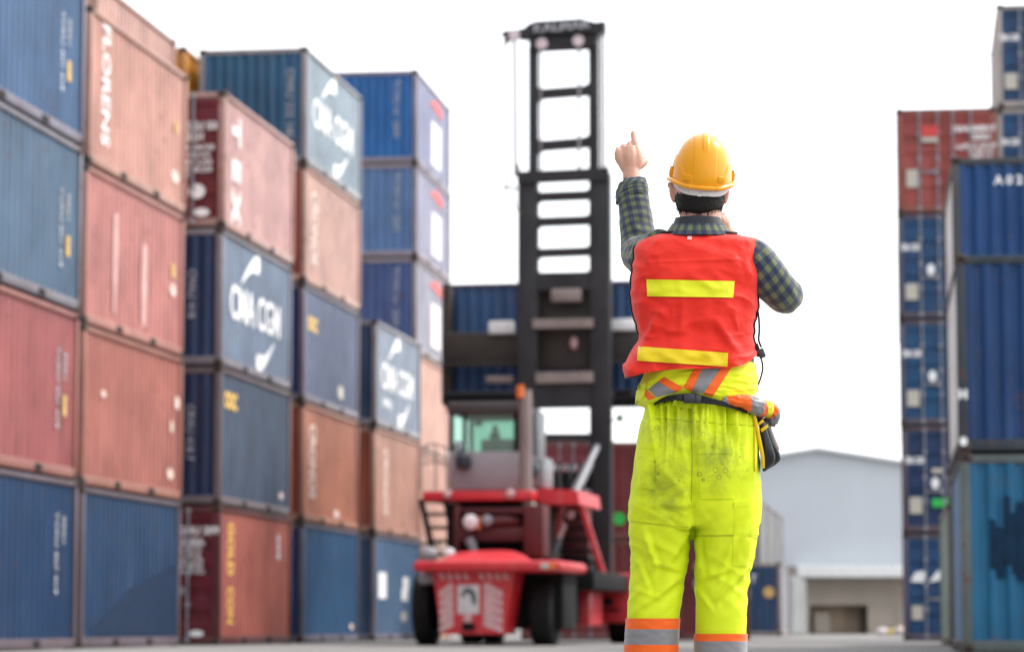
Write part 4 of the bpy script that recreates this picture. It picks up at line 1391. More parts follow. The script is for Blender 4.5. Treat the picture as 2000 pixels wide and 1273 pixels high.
def hivis_trousers():
    k = N('hivis_yellow_trousers', 0.62, 0.3)
    v = k.coord('Object')
    sp_ = k.n('ShaderNodeSeparateXYZ'); k.l(v, sp_.inputs[0])
    big = k.ramp(k.noise(v, 5, 4), 0.3, 0.7)
    c = k.mix(big, (0.64, 0.76, 0.010), (0.70, 0.81, 0.012))
    # grime on the seat
    def spot(x, z, rx, rz):
        dx = k.math('DIVIDE', k.math('SUBTRACT', sp_.outputs[0], x), rx)
        dz = k.math('DIVIDE', k.math('SUBTRACT', sp_.outputs[2], z), rz)
        d = k.math('SQRT', k.math('ADD', k.math('MULTIPLY', dx, dx), k.math('MULTIPLY', dz, dz)))
        return k.math('SUBTRACT', 1.0, k.math('MINIMUM', d, 1.0))
    g1 = k.math('MAXIMUM', k.math('MAXIMUM', spot(-0.10, 0.76, 0.15, 0.16), spot(0.05, 0.84, 0.17, 0.15)), spot(-0.06, 0.93, 0.16, 0.13))
    nz1 = k.noise(v, 13, 8, 0.72, 0.9)
    nz2 = k.noise(v, 55, 6, 0.7, 0.6)
    gsum = k.math('ADD', k.math('ADD', k.math('MULTIPLY', g1, 0.42), nz1), k.math('MULTIPLY', nz2, 0.22))
    gr = k.math('MULTIPLY', k.math('MULTIPLY', k.ramp(gsum, 0.74, 1.10), k.ramp(g1, 0.0, 0.5)), 0.62, True)
    back = k.ramp(sp_.outputs[1], 0.0, -0.03)
    gr = k.math('MULTIPLY', gr, back)
    c = k.mix(gr, c, (0.11, 0.14, 0.028))
    # faint printed rings
    vo = k.n('ShaderNodeTexVoronoi'); vo.inputs['Scale'].default_value = 29.0; vo.inputs['Randomness'].default_value = 0.8
    mp_ = k.n('ShaderNodeMapping'); mp_.inputs['Scale'].default_value = (1, 0.0, 1); k.l(v, mp_.inputs[0]); k.l(mp_.outputs[0], vo.inputs['Vector'])
    ring = k.math('SUBTRACT', 1.0, k.math('MINIMUM', k.math('MULTIPLY', k.math('ABSOLUTE', k.math('SUBTRACT', vo.outputs['Distance'], 0.21)), 20.0), 1.0))
    zone = k.math('MULTIPLY', k.ramp(spot(0.0, 0.87, 0.19, 0.16), 0.0, 0.3), back)
    thin = k.ramp(k.noise(v, 12, 3), 0.42, 0.55)
    c = k.mix(k.math('MULTIPLY', k.math('MULTIPLY', ring, zone), k.math('MULTIPLY', thin, 0.75)), c, (0.10, 0.13, 0.03))
    # mesh fabric below the thigh seam
    meshz = k.ramp(sp_.outputs[2], 0.655, 0.645)
    hx = k.n('ShaderNodeTexVoronoi'); hx.inputs['Scale'].default_value = 170; hx.inputs['Randomness'].default_value = 0.15
    k.l(mp_.outputs[0], hx.inputs['Vector'])
    hole = k.math('MULTIPLY', k.ramp(hx.outputs['Distance'], 0.30, 0.18), meshz)
    c = k.mix(k.math('MULTIPLY', hole, 0.36), c, (0.20, 0.30, 0.01))
    k.base(c)
    wv = k.noise(v, 260, 2)
    k.bump(k.math('SUBTRACT', wv, k.math('MULTIPLY', hole, 1.5)), 0.25, 0.0012)
    return k.m


M['skin'] = skin_mat()
M['plaid'] = plaid_mat()
M['vest'] = cloth('vest_red_mesh', (0.88, 0.030, 0.014), (0.78, 0.022, 0.012), 0.65, 260, 0.09)
M['trim'] = cloth('black_binding', (0.012, 0.011, 0.012))
M['tape'] = cloth('lime_tape', (0.78, 0.80, 0.012), (0.70, 0.68, 0.01), 0.38, 90)
M['tape2'] = cloth('golden_tape', (0.84, 0.62, 0.006), (0.76, 0.54, 0.006), 0.38, 90)
M['hv'] = hivis_trousers()
M['hvj'] = cloth('hivis_yellow_jacket', (0.74, 0.80, 0.012), (0.68, 0.74, 0.012), 0.6)
M['oband'] = cloth('orange_band', (0.88, 0.14, 0.015), (0.84, 0.12, 0.012), 0.6)
M['gband'] = cloth('grey_reflective_band', (0.24, 0.235, 0.245), (0.21, 0.205, 0.22), 0.4)
M['belt'] = cloth('black_webbing', (0.010, 0.010, 0.012), None, 0.6)
M['pouch'] = cloth('black_nylon', (0.014, 0.014, 0.017), None, 0.45)
M['ystrap'] = cloth('yellow_strap', (0.75, 0.50, 0.01), None, 0.6)
M['hair'] = cloth('black_hair', (0.006, 0.005, 0.005), (0.010, 0.008, 0.007), 0.6, 160, 0, 0.0)
M['collar_in'] = cloth('dark_inner_collar', (0.022, 0.026, 0.034), None, 0.5)
k = N('helmet_plastic', 0.22, 0.35); n_ = k.noise(k.coord(), 7, 5); kk = k.ramp(k.noise(k.coord(), 34, 6, .7), .66, .74)
k.base(k.mix(k.math('MULTIPLY', kk, .25), k.mix(n_, (0.78, 0.31, 0.002), (0.83, 0.35, 0.003)), (.45, .25, .02)))
k.b.inputs['Coat Weight'].default_value = 0.08
k.bump(k.noise(k.coord(), 60, 3), 0.02, 0.002)
M['helmet'] = k.m
M['band_w'] = simple('white_headband', (0.62, 0.60, 0.60), 0.45, 0.5, 0, .05, 20)
M['eye'] = simple('eye_white', (0.7, 0.68, 0.66), 0.2)
M['boot'] = simple('boot_leather', (0.05, 0.035, 0.025), 0.6, 0.4, 0, .3, 20)

# --- body: one continuous skin (head, neck, trunk, arms, hands with fingers, legs)
m = MB()
HEAD = [(276, 1352, 1384, .02, .04), (290, 1334, 1402, .02, .075), (312, 1320, 1414, .02, .094), (345, 1315, 1418, .022, .102), (372, 1317, 1417, .024, .102), (398, 1321, 1412, .03, .096), (415, 1326, 1407, .045, .082), (430, 1331, 1402, .06, .07), (444, 1342, 1391, .085, .048), (452, 1352, 1381, .095, .03)]
loft(m, HEAD, 30, 32, 2.1)
loft(m, [(395, 1331, 1405, .004, .060), (425, 1327, 1409, 0, .062), (450, 1322, 1414, 0, .066), (475, 1300, 1436, .0, .075)], 10, 24, 2.1)
loft(m, [(452, 1320, 1415, .0, .06), (466, 1285, 1455, .0, .075), (490, 1262, 1468, .01, .095), (560, 1262, 1462, .01, .11), (650, 1268, 1455, .0, .105), (760, 1278, 1462, .0, .11), (860, 1262, 1476, 0, .12), (960, 1255, 1478, 0, .11)], 24, 32, 2.5)
for L_ in ([(930, 1262, 1352, 0, .085), (1100, 1243, 1335, 0, .062), (1190, 1240, 1318, .0, .055), (1300, 1245, 1308, -.01, .05), (1410, 1254, 1296, 0, .035), (1440, 1252, 1298, .0, .045)], [(930, 1356, 1478, 0, .085), (1100, 1370, 1465, 0, .062), (1190, 1372, 1452, .0, .055), (1300, 1376, 1440, -.01, .05), (1410, 1386, 1428, 0, .035), (1440, 1384, 1430, .0, .045)]):
    loft(m, L_, 16, 20, 2.0)
# face, ears
m.ball(tuple(P(1367, 392, .132)), (.014, .022, .022), 12, 8)
m.ball(tuple(P(1367, 380, .118)), (.011, .016, .03), 12, 8)
m.ball(tuple(P(1367, 418, .118)), (.026, .012, .008), 12, 8)
m.ball(tuple(P(1367, 424, .114)), (.022, .012, .008), 12, 8)
m.ball(tuple(P(1346, 366, .108)), (.022, .012, .007), 12, 8)
m.ball(tuple(P(1388, 366, .108)), (.022, .012, .007), 12, 8)
for s, ex_, ey_ in ((-1, 1314.5, 377), (1, 1418.0, 380)):
    c = P(ex_, ey_, .03)
    ear = MB(); ear.ball((0, 0, 0), (.0085, .018, .031), 14, 12)
    ear.tube([(s * .004, -.012, -.026), (s * .008, -.017, -.005), (s * .009, -.014, .018), (s * .007, .0, .029), (s * .004, .013, .022)], [.0045, .006, .0065, .006, .0045], 8, res=4)
    Rm = Matrix.Rotation(s * .16, 4, 'Y') @ Matrix.Rotation(-s * .45, 4, 'Z')
    m.add([c + Rm @ Vector(p) for p in ear.v], ear.f)
# left arm, raised forwards and up
m.tube([P(1285, 490, .0), P(1262, 500, .13), P(1248, 502, .25), P(1242, 440, .31), P(1238, 385, .34), P(1234, 348, .362), P(1232, 330, .372)], [.050, .045, .042, .042, .036, .0285, .0262], 20, res=6)
# palm and fingers of the left hand: back of the hand to the camera, index finger pointing
def seg_tube(pts, rad): m.tube([P(*p) for p in pts], rad, 12, res=5)
seg_tube([(1233, 338, .370), (1232, 326, .373), (1231, 308, .380), (1230, 292, .392)], [.0262, .0275, .030, .026])
seg_tube([(1224, 332, .371), (1217, 316, .378), (1210.5, 302, .386), (1209, 295, .392)], [.017, .0195, .0185, .014])
seg_tube([(1239, 332, .370), (1244, 314, .374), (1243.5, 298, .382), (1242.5, 288, .388)], [.018, .0195, .0175, .0118])
seg_tube([(1226, 306, .380), (1224, 296, .384), (1222, 290, .390)], [.020, .019, .014])
seg_tube([(1242, 292, .384), (1241, 283, .392), (1239.5, 274, .406), (1238, 265.5, .420), (1237, 259.5, .430)], [.0135, .0122, .0112, .0104, .0092])    # index
seg_tube([(1232, 292, .384), (1230.5, 285.5, .390), (1229.5, 283.5, .412), (1229, 296, .436), (1232, 306, .426)], [.0105, .0104, .0104, .0098, .0088])
seg_tube([(1221.5, 297, .384), (1219, 289.5, .390), (1217.5, 287.5, .412), (1217, 299, .434), (1221, 308, .424)], [.0103, .0102, .0100, .0094, .0084])
seg_tube([(1211.5, 302, .382), (1208.5, 294.5, .388), (1207, 292.5, .408), (1206.5, 303, .426), (1210, 312, .416)], [.0095, .0094, .0090, .0086, .008])
seg_tube([(1205.5, 300, .388), (1205, 309, .392), (1210, 319, .388)], [.0075, .0082, .0085])
seg_tube([(1242, 325, .374), (1250, 321.5, .386), (1256.5, 317.5, .398), (1259.5, 314.5, .408), (1260.5, 313, .414)], [.0175, .0158, .0138, .0126, .0112])          # thumb
# right arm: elbow out, forearm back up to the face
m.tube([P(1462, 500, .0), P(1508, 540, .02), P(1536, 578, .07), P(1500, 550, .19), P(1455, 500, .28), P(1424, 462, .30), P(1414, 448, .300)], [.042, .042, .038, .039, .035, .028, .026], 20, res=6)
seg_tube([(1415, 452, .300), (1409, 438, .292), (1402, 424, .280)], [.024, .028, .026])
for k_, (dx, dz) in enumerate(((0, 0), (4, 9), (8, 18), (11, 26))):
    seg_tube([(1399 + dx, 418 + dz, .282), (1388 + dx, 413 + dz, .275), (1376 + dx, 416 + dz, .262), (1372 + dx, 420 + dz, .246)], [.0115, .0105, .0095, .0085])
seg_tube([(1411, 436, .276), (1402, 420, .252), (1396, 408, .238)], [.015, .012, .0098])
body_me = voxel(m, 'person', M['skin'], 0.0026, 3)
shift(body_me)
person = link('person', body_me)
person.location = ROOT
tag(person, 'worker seen from behind in yellow hard hat and red vest, pointing up with left hand', 'person')
for ex_ in (1348, 1386):
    mm = MB(); mm.ball(tuple(P(ex_, 374, .112)), .012, 14, 10); wpart('eye', mm, M['eye'], person)

# --- hair: cropped cap with a ragged hairline
HK = [(300, 1324, 1410, .018, .098), (345, 1317.5, 1415.5, .020, .102), (372, 1318, 1416, .022, .1035), (398, 1318.5, 1414.5, .026, .101), (412, 1323, 1410, .026, .095), (420, 1327, 1406, .018, .081)]
m = MB()
def hdisp(px, py, ud): return 0.0016 * nz(px / 2.2, py / 5.0, ud * 6)
seg_, rows_ = 120, 40
V, F_ = [], []
for i in range(rows_ + 1):
    for j in range(seg_ + 1):
        th = math.pi + math.pi * j / seg_          # back half only
        if True:
            ragged = 3.0 * nz(j / 2.1, 3.3) + 1.5 * nz(j / .8, 9.1)
            low = 413.5 + 5.5 * math.sin(math.pi * j / seg_) ** 0.8 + ragged
            if j < 7 or j > seg_ - 7: low = 402 + ragged
            py = 350 + (low - 350) * i / rows_
            L, R, c, b = keyval(HK, min(py, 420))
            t = i / rows_
            shr = 0.0 if t < .8 else ((t - .8) / .2) ** 2
            mid, a = (L + R) / 2, (R - L) / 2 - 3.2 * shr
            b -= .006 * shr
            q = hdisp(px=mid + a * math.cos(th), py=py, ud=math.sin(th))
            V.append(P(mid + (a + q * 500) * math.cos(th), py, c + (b + q) * math.sin(th) + (.012 if j in (0, seg_) else 0)))
for i in range(rows_):
    for j in range(seg_):
        q = i * (seg_ + 1) + j
        F_.append((q, q + 1, q + seg_ + 2, q + seg_ + 1))
m.add(V, F_)
for i in range(420):                                 # short strands along the hairline and over the crop
    u = random.random(); th = math.pi + math.pi * (0.04 + 0.92 * u)
    py = random.uniform(378, 418) if i % 2 else random.uniform(408, 421) - 4 * abs(2 * u - 1)
    L, R, c, b = keyval(HK, min(py, 420)); mid, a = (L + R) / 2, (R - L) / 2
    x0, d0 = mid + (a - 2) * math.cos(th), c + (b - .004) * math.sin(th)
    x1, d1 = mid + (a + 1.2) * math.cos(th), c + (b + .002) * math.sin(th)
    p0, p1 = P(x0, py - 3, d0), P(x1 + random.uniform(-1, 1), py + random.uniform(2.5, 5), d1)
    m.tube([p0, p1], [.0007, .0003], 4)
wpart('hair', m, M['hair'], person)

# --- helmet
HC = P(1370, 350.5, .022)
tilt = Matrix.Rotation(math.radians(12), 4, 'X') @ Matrix.Rotation(math.radians(4.0), 4, 'Y')
HA, HB, HH = .0895, .126, .136


def sstep(a, b, x):
    t = min(1, max(0, (x - a) / (b - a))); return t * t * (3 - 2 * t)


def dome(th, ph):
    """th around, ph 0 rim .. pi/2 crown"""
    cr = math.cos(ph) ** 0.82
    x, y = HA * cr * math.cos(th), HB * cr * math.sin(th)
    z = HH * math.sin(ph) ** 0.96
    d = 0.0
    e = abs(x)
    pan = 1 - sstep(.0330, .0348, e)
    d += .0022 * pan * sstep(.0, .02, z)
    if z > .085: d += .0042 * (1 - sstep(.006, .010, e)) * sstep(.085, .108, z)
    d += .0032 * (1 - sstep(.024 + .05 * sstep(.055, .085, e), .027 + .05 * sstep(.055, .085, e), z)) * sstep(.0335, .0365, e)
    n = Vector((x / HA ** 2, y / HB ** 2, z / HH ** 2)).normalized()
    return Vector((x, y, z)) + n * d


m = MB()
sg_, rw_ = 288, 96
V, F_ = [], []
for i in range(rw_ + 1):
    ph = (math.pi / 2) * (i / rw_)
    for j in range(sg_):
        th = 2 * math.pi * j / sg_
        p = dome(th, min(ph, math.pi / 2 - 1e-3))
        dip = .016 * sstep(.2, 1.0, -math.sin(th)) * (1 - i / rw_) ** 2     # nape dips lower than the sides
        V.append(HC + tilt @ (p - Vector((0, 0, dip))))
for i in range(rw_):
    for j in range(sg_):
        F_.append((i * sg_ + j, i * sg_ + (j + 1) % sg_, (i + 1) * sg_ + (j + 1) % sg_, (i + 1) * sg_ + j))
m.add(V, F_)
helmet = wpart('hard_hat', m, M['helmet'], person)
m = MB(); V, F_ = [], []
prof = [(0.000, .004), (.004, .0035), (.0075, -.001), (.0085, -.006), (.006, -.0095), (.002, -.009), (-.002, -.004)]
for j in range(sg_):
    th = 2 * math.pi * j / sg_
    dip = .016 * sstep(.2, 1.0, -math.sin(th))
    base_ = dome(th, 0) - Vector((0, 0, dip))
    out = Vector((math.cos(th) / HA, math.sin(th) / HB, 0)).normalized()
    wide = 1 + 4.2 * sstep(.45, .95, math.sin(th)) + .55 * sstep(.72, .95, abs(math.cos(th)))
    for (o_, z_) in prof:
        V.append(HC + tilt @ (base_ + out * (o_ * (wide if o_ > 0 else 1)) + Vector((0, 0, z_ - (wide - 1) * .002))))
np_ = len(prof)
for j in range(sg_):
    for i in range(np_):
        a, b = j * np_ + i, j * np_ + (i + 1) % np_
        c, d = ((j + 1) % sg_) * np_ + (i + 1) % np_, ((j + 1) % sg_) * np_ + i
        F_.append((a, b, c, d))
m.add(V, F_); wpart('brim', m, M['helmet'], helmet)
for s in (-1, 1):
    m = MB()
    Mx = Matrix.Translation(HC) @ tilt @ Matrix.Translation((s * (HA + .0035), -.008, .016))
    m.box((-.0042, -.012, -.016), (.0042, .012, .014), 0, .0016, Mx)
    m.box((-.0055, -.013, .0145), (.0055, .013, .0185), 0, .0014, Mx)
    m.box((s * .0045, -.007, -.012), (s * .0068, .007, .010), 0, .001, Mx)
    wpart('lug', m, M['helmet'], helmet, 40)
    m = MB()
    th = math.radians(-90 + s * 33)
    c_ = dome(th, .12) - Vector((0, 0, .010))
    Mx = Matrix.Translation(HC) @ tilt @ Matrix.Translation(c_) @ Matrix.Rotation(th - math.pi / 2 + math.pi, 4, 'Z')
    m.box((-.012, -.0045, -.010), (.012, .004, .009), 0, .0022, Mx)
    wpart('rim_clip', m, M['helmet'], helmet, 40)
# headband
m = MB(); V, F_ = [], []
nb_ = 160
for i in range(7):
    t = i / 6
    for j in range(nb_):
        th = 2 * math.pi * j / nb_
        back = sstep(.1, .95, -math.sin(th))
        z = -.001 - .004 * (1 - back) - t * (.016 + .017 * back)
        p = Vector((.0872 * math.cos(th), .1205 * math.sin(th), z - .010 * back))
        p *= 1.0
        bul = .001 * math.sin(t * math.pi)
        p += Vector((math.cos(th), math.sin(th), 0)) * bul
        V.append(HC + tilt @ p)
for i in range(6):
    for j in range(nb_): F_.append((i * nb_ + j, i * nb_ + (j + 1) % nb_, (i + 1) * nb_ + (j + 1) % nb_, (i + 1) * nb_ + j))
m.add(V, F_)
hb = wpart('headband', m, M['band_w'], helmet)
hbv = bvh_of(hb.data, ROOT)
m = MB()
for px, py in [(1327 + i * 4.4, 366.5 + i * 1.9) for i in range(5)] + [(1366 + i * 5.6, 376 - .25 * i) for i in range(7)]:
    p = hit([hbv], px, py, -.08)
    if p.y > YP - .02: continue
    m.lathe([(-.0012, .0011), (.001, .0011)], p, 'Y', 10)
if m.v: wpart('adjustment_hole', m, M['dark'], hb)
for px in (1366, 1384):
    m = MB(); p = hit([hbv], px, 382, -.08); m.box(p - Vector((.006, .003, .003)), p + Vector((.006, .002, .004)), 0, .001); wpart('strap_end', m, M['band_w'], hb, 40)

# --- trousers
m = MB()
TK = [(782, 1266, 1472, 0, .134), (800, 1259, 1476, 0, .141), (830, 1249, 1479, -.006, .154), (870, 1243, 1483, -.012, .162), (920, 1236, 1487, -.012, .162), (970, 1231, 1487, -.002, .150), (1010, 1229, 1485, .008, .135), (1030, 1232, 1480, .01, .12)]
loft(m, TK, 40, 64, 2.35)
LL = [(940, 1236, 1357, -.01, .135), (1000, 1229, 1354, 0, .128), (1050, 1231, 1350, .004, .115), (1080, 1230, 1347, .005, .105), (1120, 1228, 1341, .004, .097), (1150, 1227, 1334, .0, .092), (1200, 1225, 1327, -.004, .088), (1273, 1221, 1323, -.004, .084), (1340, 1224, 1321, 0, .082), (1422, 1228, 1318, .006, .08)]
RL = [(940, 1346, 1487, -.01, .135), (1000, 1349, 1485, 0, .128), (1050, 1355, 1478, .004, .115), (1080, 1358, 1473, .005, .105), (1130, 1360, 1465, .002, .097), (1200, 1359, 1459, -.004, .09), (1273, 1357, 1457, -.004, .084), (1340, 1358, 1455, 0, .082), (1422, 1360, 1452, .006, .08)]
loft(m, LL, 60, 40, 2.2); loft(m, RL, 60, 40, 2.2)
tr_me = voxel(m, 'trousers', M['hv'], 0.0042, 6)


def ridge(x): return 1 - abs(x)


def line_ridge(px, py, x0, y0, x1, y1, wdt):
    dx, dy = x1 - x0, y1 - y0
    L2 = dx * dx + dy * dy
    t = ((px - x0) * dx + (py - y0) * dy) / L2
    tt = min(1, max(0, t))
    d2 = (px - x0 - tt * dx) ** 2 + (py - y0 - tt * dy) ** 2
    return math.exp(-d2 / wdt ** 2) * (0.25 + .75 * math.sin(math.pi * min(1, max(0, .12 + .8 * tt))))


rp = random.Random(5)
PLEATS = [(1278 + i * 9.3 + rp.uniform(-3, 3), rp.choice((38, 55, 80, 120, 140)), rp.uniform(-.05, .05) + (i - 10) * .004, rp.uniform(.006, .011), rp.uniform(3.0, 5.0)) for i in range(20)]


def trouser_fold(px, py):
    d = 0.0
    # gathers under the waist elastic
    g_ = sstep(905, 800, py) * (0.35 + 0.65 * sstep(782, 800, py))
    if g_ > 0: d += sstep(1248, 1272, px) * sstep(1486, 1466, px) * g_ * (.034 * nz(px / 11.5 + .5 * nz(px / 30, py / 40), py / 230, 1.7) + .005 * nz(px / 5.0, py / 120, 4.1))
    # drawn-in pleats of the elastic, each with its own length and lean
    if 782 < py < 935:
        for (xi, ln, le, am, wd) in PLEATS:
            t = (py - 788) / ln
            if t < 1.0:
                x = xi + le * (py - 788)
                f = (1 - max(0, t)) ** .7 * sstep(780, 792, py)
                d += am * f * (math.exp(-((px - x) / wd) ** 2) - .9 * math.exp(-((px - x - wd * 1.7) / (wd * .8)) ** 2))
    # hang folds running down from seat and crotch
    b_ = sstep(840, 960, py)
    d += b_ * sstep(1215, 1150, py) * .009 * nz((px + .28 * py) / 34, (py - .2 * px) / 120, 7.7)
    leg = -1 if px < 1354 else 1
    low = sstep(1215, 1175, py)
    for (x0, y0, x1, y1, wd, am) in ((1258, 1035, 1280, 1100, 7, .009), (1280, 1100, 1335, 1118, 7, .009), (1350, 1020, 1300, 1105, 8, .008), (1240, 1085, 1265, 1145, 7, .006), (1330, 1125, 1262, 1180, 7, .008), (1240, 1150, 1290, 1172, 6, .006),
            (1362, 1052, 1372, 1118, 6, .008), (1432, 1052, 1404, 1130, 7, .009), (1372, 1130, 1420, 1112, 6, .007), (1455, 1110, 1400, 1168, 7, .009), (1366, 1150, 1392, 1192, 6, .006), (1462, 1060, 1448, 1130, 6, .006),
            (1340, 960, 1285, 905, 9, .009), (1345, 985, 1262, 985, 8, .006), (1362, 990, 1400, 1030, 7, .006), (1345, 900, 1320, 840, 8, .007), (1420, 900, 1436, 840, 8, .007), (1385, 905, 1372, 835, 6, .006), (1268, 900, 1258, 960, 6, .006), (1476, 850, 1470, 930, 6, .006)):
        d += am * (line_ridge(px, py, x0, y0, x1, y1, wd) - .7 * line_ridge(px, py, x0 + wd * 1.5, y0 + wd, x1 + wd * 1.5, y1 + wd, wd)) * low
    # creases fanning from the crotch
    t = sstep(960, 1000, py) * sstep(1120, 1060, py)
    d += t * .006 * ridge(nz((px * leg * .55 + py) / 30, (px - 1354) / 150, 3.1) * 1.6)
    # knee and calf folds
    kf = sstep(1050, 1110, py) * sstep(1225, 1180, py)
    d += kf * .0045 * (ridge(nz((py - leg * .75 * (px - 1354)) / 34, (px) / 120, 11 + leg) * 1.5) - .6)
    d += (.0016 * nz(px / 19, py / 24, 5.5) + .002 * (ridge(nz(px / 30 + py / 60, py / 46, 15.5) * 2) - .5)) * sstep(1235, 1190, py)
    # soft hollow between the buttocks and the centre seam
    cxm = 1352
    d -= .012 * math.exp(-((px - cxm) / 10) ** 2) * sstep(810, 880, py) * sstep(1060, 990, py)
    d -= .003 * math.exp(-((px - cxm) / 2.2) ** 2) * sstep(800, 840, py)
    d -= .0030 * math.exp(-((py - (817 + (px - 1270) * .075)) / 1.8) ** 2)
    # thigh seam step
    seam = 1020 + (px - 1229) * .115 if px < 1354 else 1046
    d -= .0022 * math.exp(-((py - seam) / 1.6) ** 2)
    d += .0012 * sstep(seam + 1, seam - 1, py)
    return d


cp, sp2 = math.cos(PITCH), math.sin(PITCH)
def to_px(q):
    dd = q.y * cp + (q.z - CAM_H) * sp2
    return 1000 + F_PX * q.x / dd, 636.5 - F_PX * (-q.y * sp2 + (q.z - CAM_H) * cp) / dd


def wrinkle(me, fn, passes=1):
    nrm = [v.normal.copy() for v in me.vertices]
    for v, n in zip(me.vertices, nrm):
        px, py = to_px(v.co)
        v.co += n * fn(px, py)
    me.update()


wrinkle(tr_me, trouser_fold)
TB = bvh_of(tr_me)
shift(tr_me)
trousers = link('trousers', tr_me, person)


def band_loft(keys, y0, y1, y2, y3):
    m = MB()
    def mf(py): return 0 if (py < y1 or py > y2) else 1
    def dd(px, py, ud): return .0014 * nz(px / 14, py / 9)
    loft(m, keys, 30, 72, 2.2, dd, None, False, 0, y0, y3, mf, 2.6, .0065)
    return m
for keys, ys in ((LL, (1207, 1228, 1257.5, 1277)), (RL, (1237, 1252.5, 1283, 1299))):
    def tiltw(q): return q
    wpart('reflective_band', band_loft(keys, *ys), [M['oband'], M['gband']], trousers)
# pockets and panels sewn on
for nm, quad, nu, nv in (('back_pocket', ((1245, 866), (1277, 869), (1280, 957), (1240, 949)), 14, 24), ('back_pocket', ((1363, 878), (1431, 877), (1436, 974), (1368, 974)), 20, 26), ('thigh_panel', ((1361, 978), (1434, 977), (1432, 1044), (1357, 1044)), 20, 18), ('cargo_pocket', ((1434, 980), (1466, 976), (1459, 1105), (1431, 1104)), 14, 34)):
    m = MB(); sheet(m, quad, nu, nv, [TB], .0025, .004, 0, lambda u, v: .0016 * nz(u * 3, v * 3, quad[0][0]) + .0015 * math.sin(math.pi * u))
    pk = wpart(nm, m, M['hv'], trousers, 40)
    m = MB(); q = quad
    def lerp(a, b, t): return (a[0] + (b[0] - a[0]) * t, a[1] + (b[1] - a[1]) * t)
    if 'pocket' in nm:
        sheet(m, (lerp(q[0], q[3], .0), lerp(q[1], q[2], .0), lerp(q[1], q[2], .085), lerp(q[0], q[3], .085)), nu, 3, [TB], .0052, .002)
        wpart('hem', m, M['hv'], pk, 40)
# gathered waistband frill over the belt line
m = MB()
def fr(u, v): return .004 * nz(u * 26, v * 2, 2.2)
sheet(m, ((1316, 779), (1362, 787), (1360, 800), (1312, 792)), 24, 5, [TB], .006, .003, 0, fr)
wpart('waist_frill', m, M['hv'], trousers, 60)
# side pocket piping
m = MB()
m.tube([hit([TB], 1474, y, -.05) - Vector((0, .004, 0)) for y in range(830, 921, 10)], .0025, 6, res=2)
wpart('pocket_piping', m, M['ystrap'], trousers)
m = MB()
m.tube([hit([TB], 1351 + .8 * math.sin(y / 23), y, -.13) - Vector((0, .0004, 0)) for y in range(792, 984, 6)], .0011, 6)
m.tube([hit([TB], 1276 + 194 * i / 40, 816.5 + 15 * i / 40 + .7 * math.sin(i), -.13) - Vector((0, .0002, 0)) for i in range(41)], .0008, 6)
for (a, b) in (((1231, 1017), (1349, 1030)), ((1357, 1046), (1433, 1046)), ((1462, 1046), (1481, 1052))):
    m.tube([hit([TB], a[0] + (b[0] - a[0]) * i / 24, a[1] + (b[1] - a[1]) * i / 24, -.1) - Vector((0, .0002, 0)) for i in range(25)], .0008, 6)
wpart('seam', m, simple('seam_olive', (.30, .36, .02), .8), trousers)
# boots
for px in (1274, 1406):
    m = MB()
    b0 = P(px, 1440, .0); x0 = b0.x
    m.tube([Vector((x0, YP + .005, .26)), Vector((x0, YP + .0, .16)), Vector((x0, YP + .0, .09))], [.05, .05, .055], 18)
    m.tube([Vector((x0, YP - .055, .06)), Vector((x0, YP + .0, .062)), Vector((x0, YP + .10, .06)), Vector((x0, YP + .17, .052)), Vector((x0, YP + .20, .045))], [.04, .052, .05, .047, .03], 18, res=5)
    bt = voxel(m, 'boot', M['boot'], .006, 4); 
    for v in bt.vertices: v.co.z = max(v.co.z, .022)
    shift(bt); bo = link('boot', bt, person)
    m = MB(); pts = [(x0 + .052 * math.sin(a) * (1 if True else 1), YP + .062 + .148 * math.cos(a)) for a in np.linspace(0, 2 * math.pi, 24, endpoint=False)]
    m.prism([Vector((a, b, 0.0)) for a, b in pts], (0, 0, .03), None); wpart('sole', m, M['rubber'], bo, 40)

# --- shirt: trunk, two sleeves, collar
m = MB()
SK = [(452, 1306, 1424, .01, .055), (462, 1282, 1444, .01, .078), (475, 1262, 1468, .01, .098), (500, 1252, 1474, .01, .114), (560, 1248, 1471, .005, .125), (650, 1254, 1466, .0, .126), (700, 1262, 1472, .0, .128), (770, 1270, 1472, .0, .128)]
loft(m, SK, 60, 96, 2.5, lambda px, py, ud: .003 * nz(px / 30, py / 30))
shirt = wpart('shirt', m, M['plaid'], person)


def left_fold(s, a, t):
    d = .0028 * nz(math.cos(a) * 2.2, math.sin(a) * 2.2, s * 11)
    bend = math.exp(-((s - .13) / .075) ** 2)
    d += bend * .0085 * (ridge(nz(s * 30 + .9 * math.cos(a), math.sin(a) * .8, 2.0) * 1.7) - .5)
    d += .0045 * (ridge(nz(s * 16 - math.sin(a) * .8, math.cos(a) * .9, 6.1) * 1.6) - .55)
    return d


m = MB()
sweep(m, [(1292, 486, -.01), (1270, 498, .08), (1256, 500, .18), (1249, 492, .255), (1245, 455, .295), (1241, 415, .325), (1238, 395, .338), (1236.5, 380, .345)], [.060, .061, .059, .0585, .054, .0505, .049, .048], 72, 16, left_fold)
ls = wpart('sleeve', m, M['plaid'], shirt)
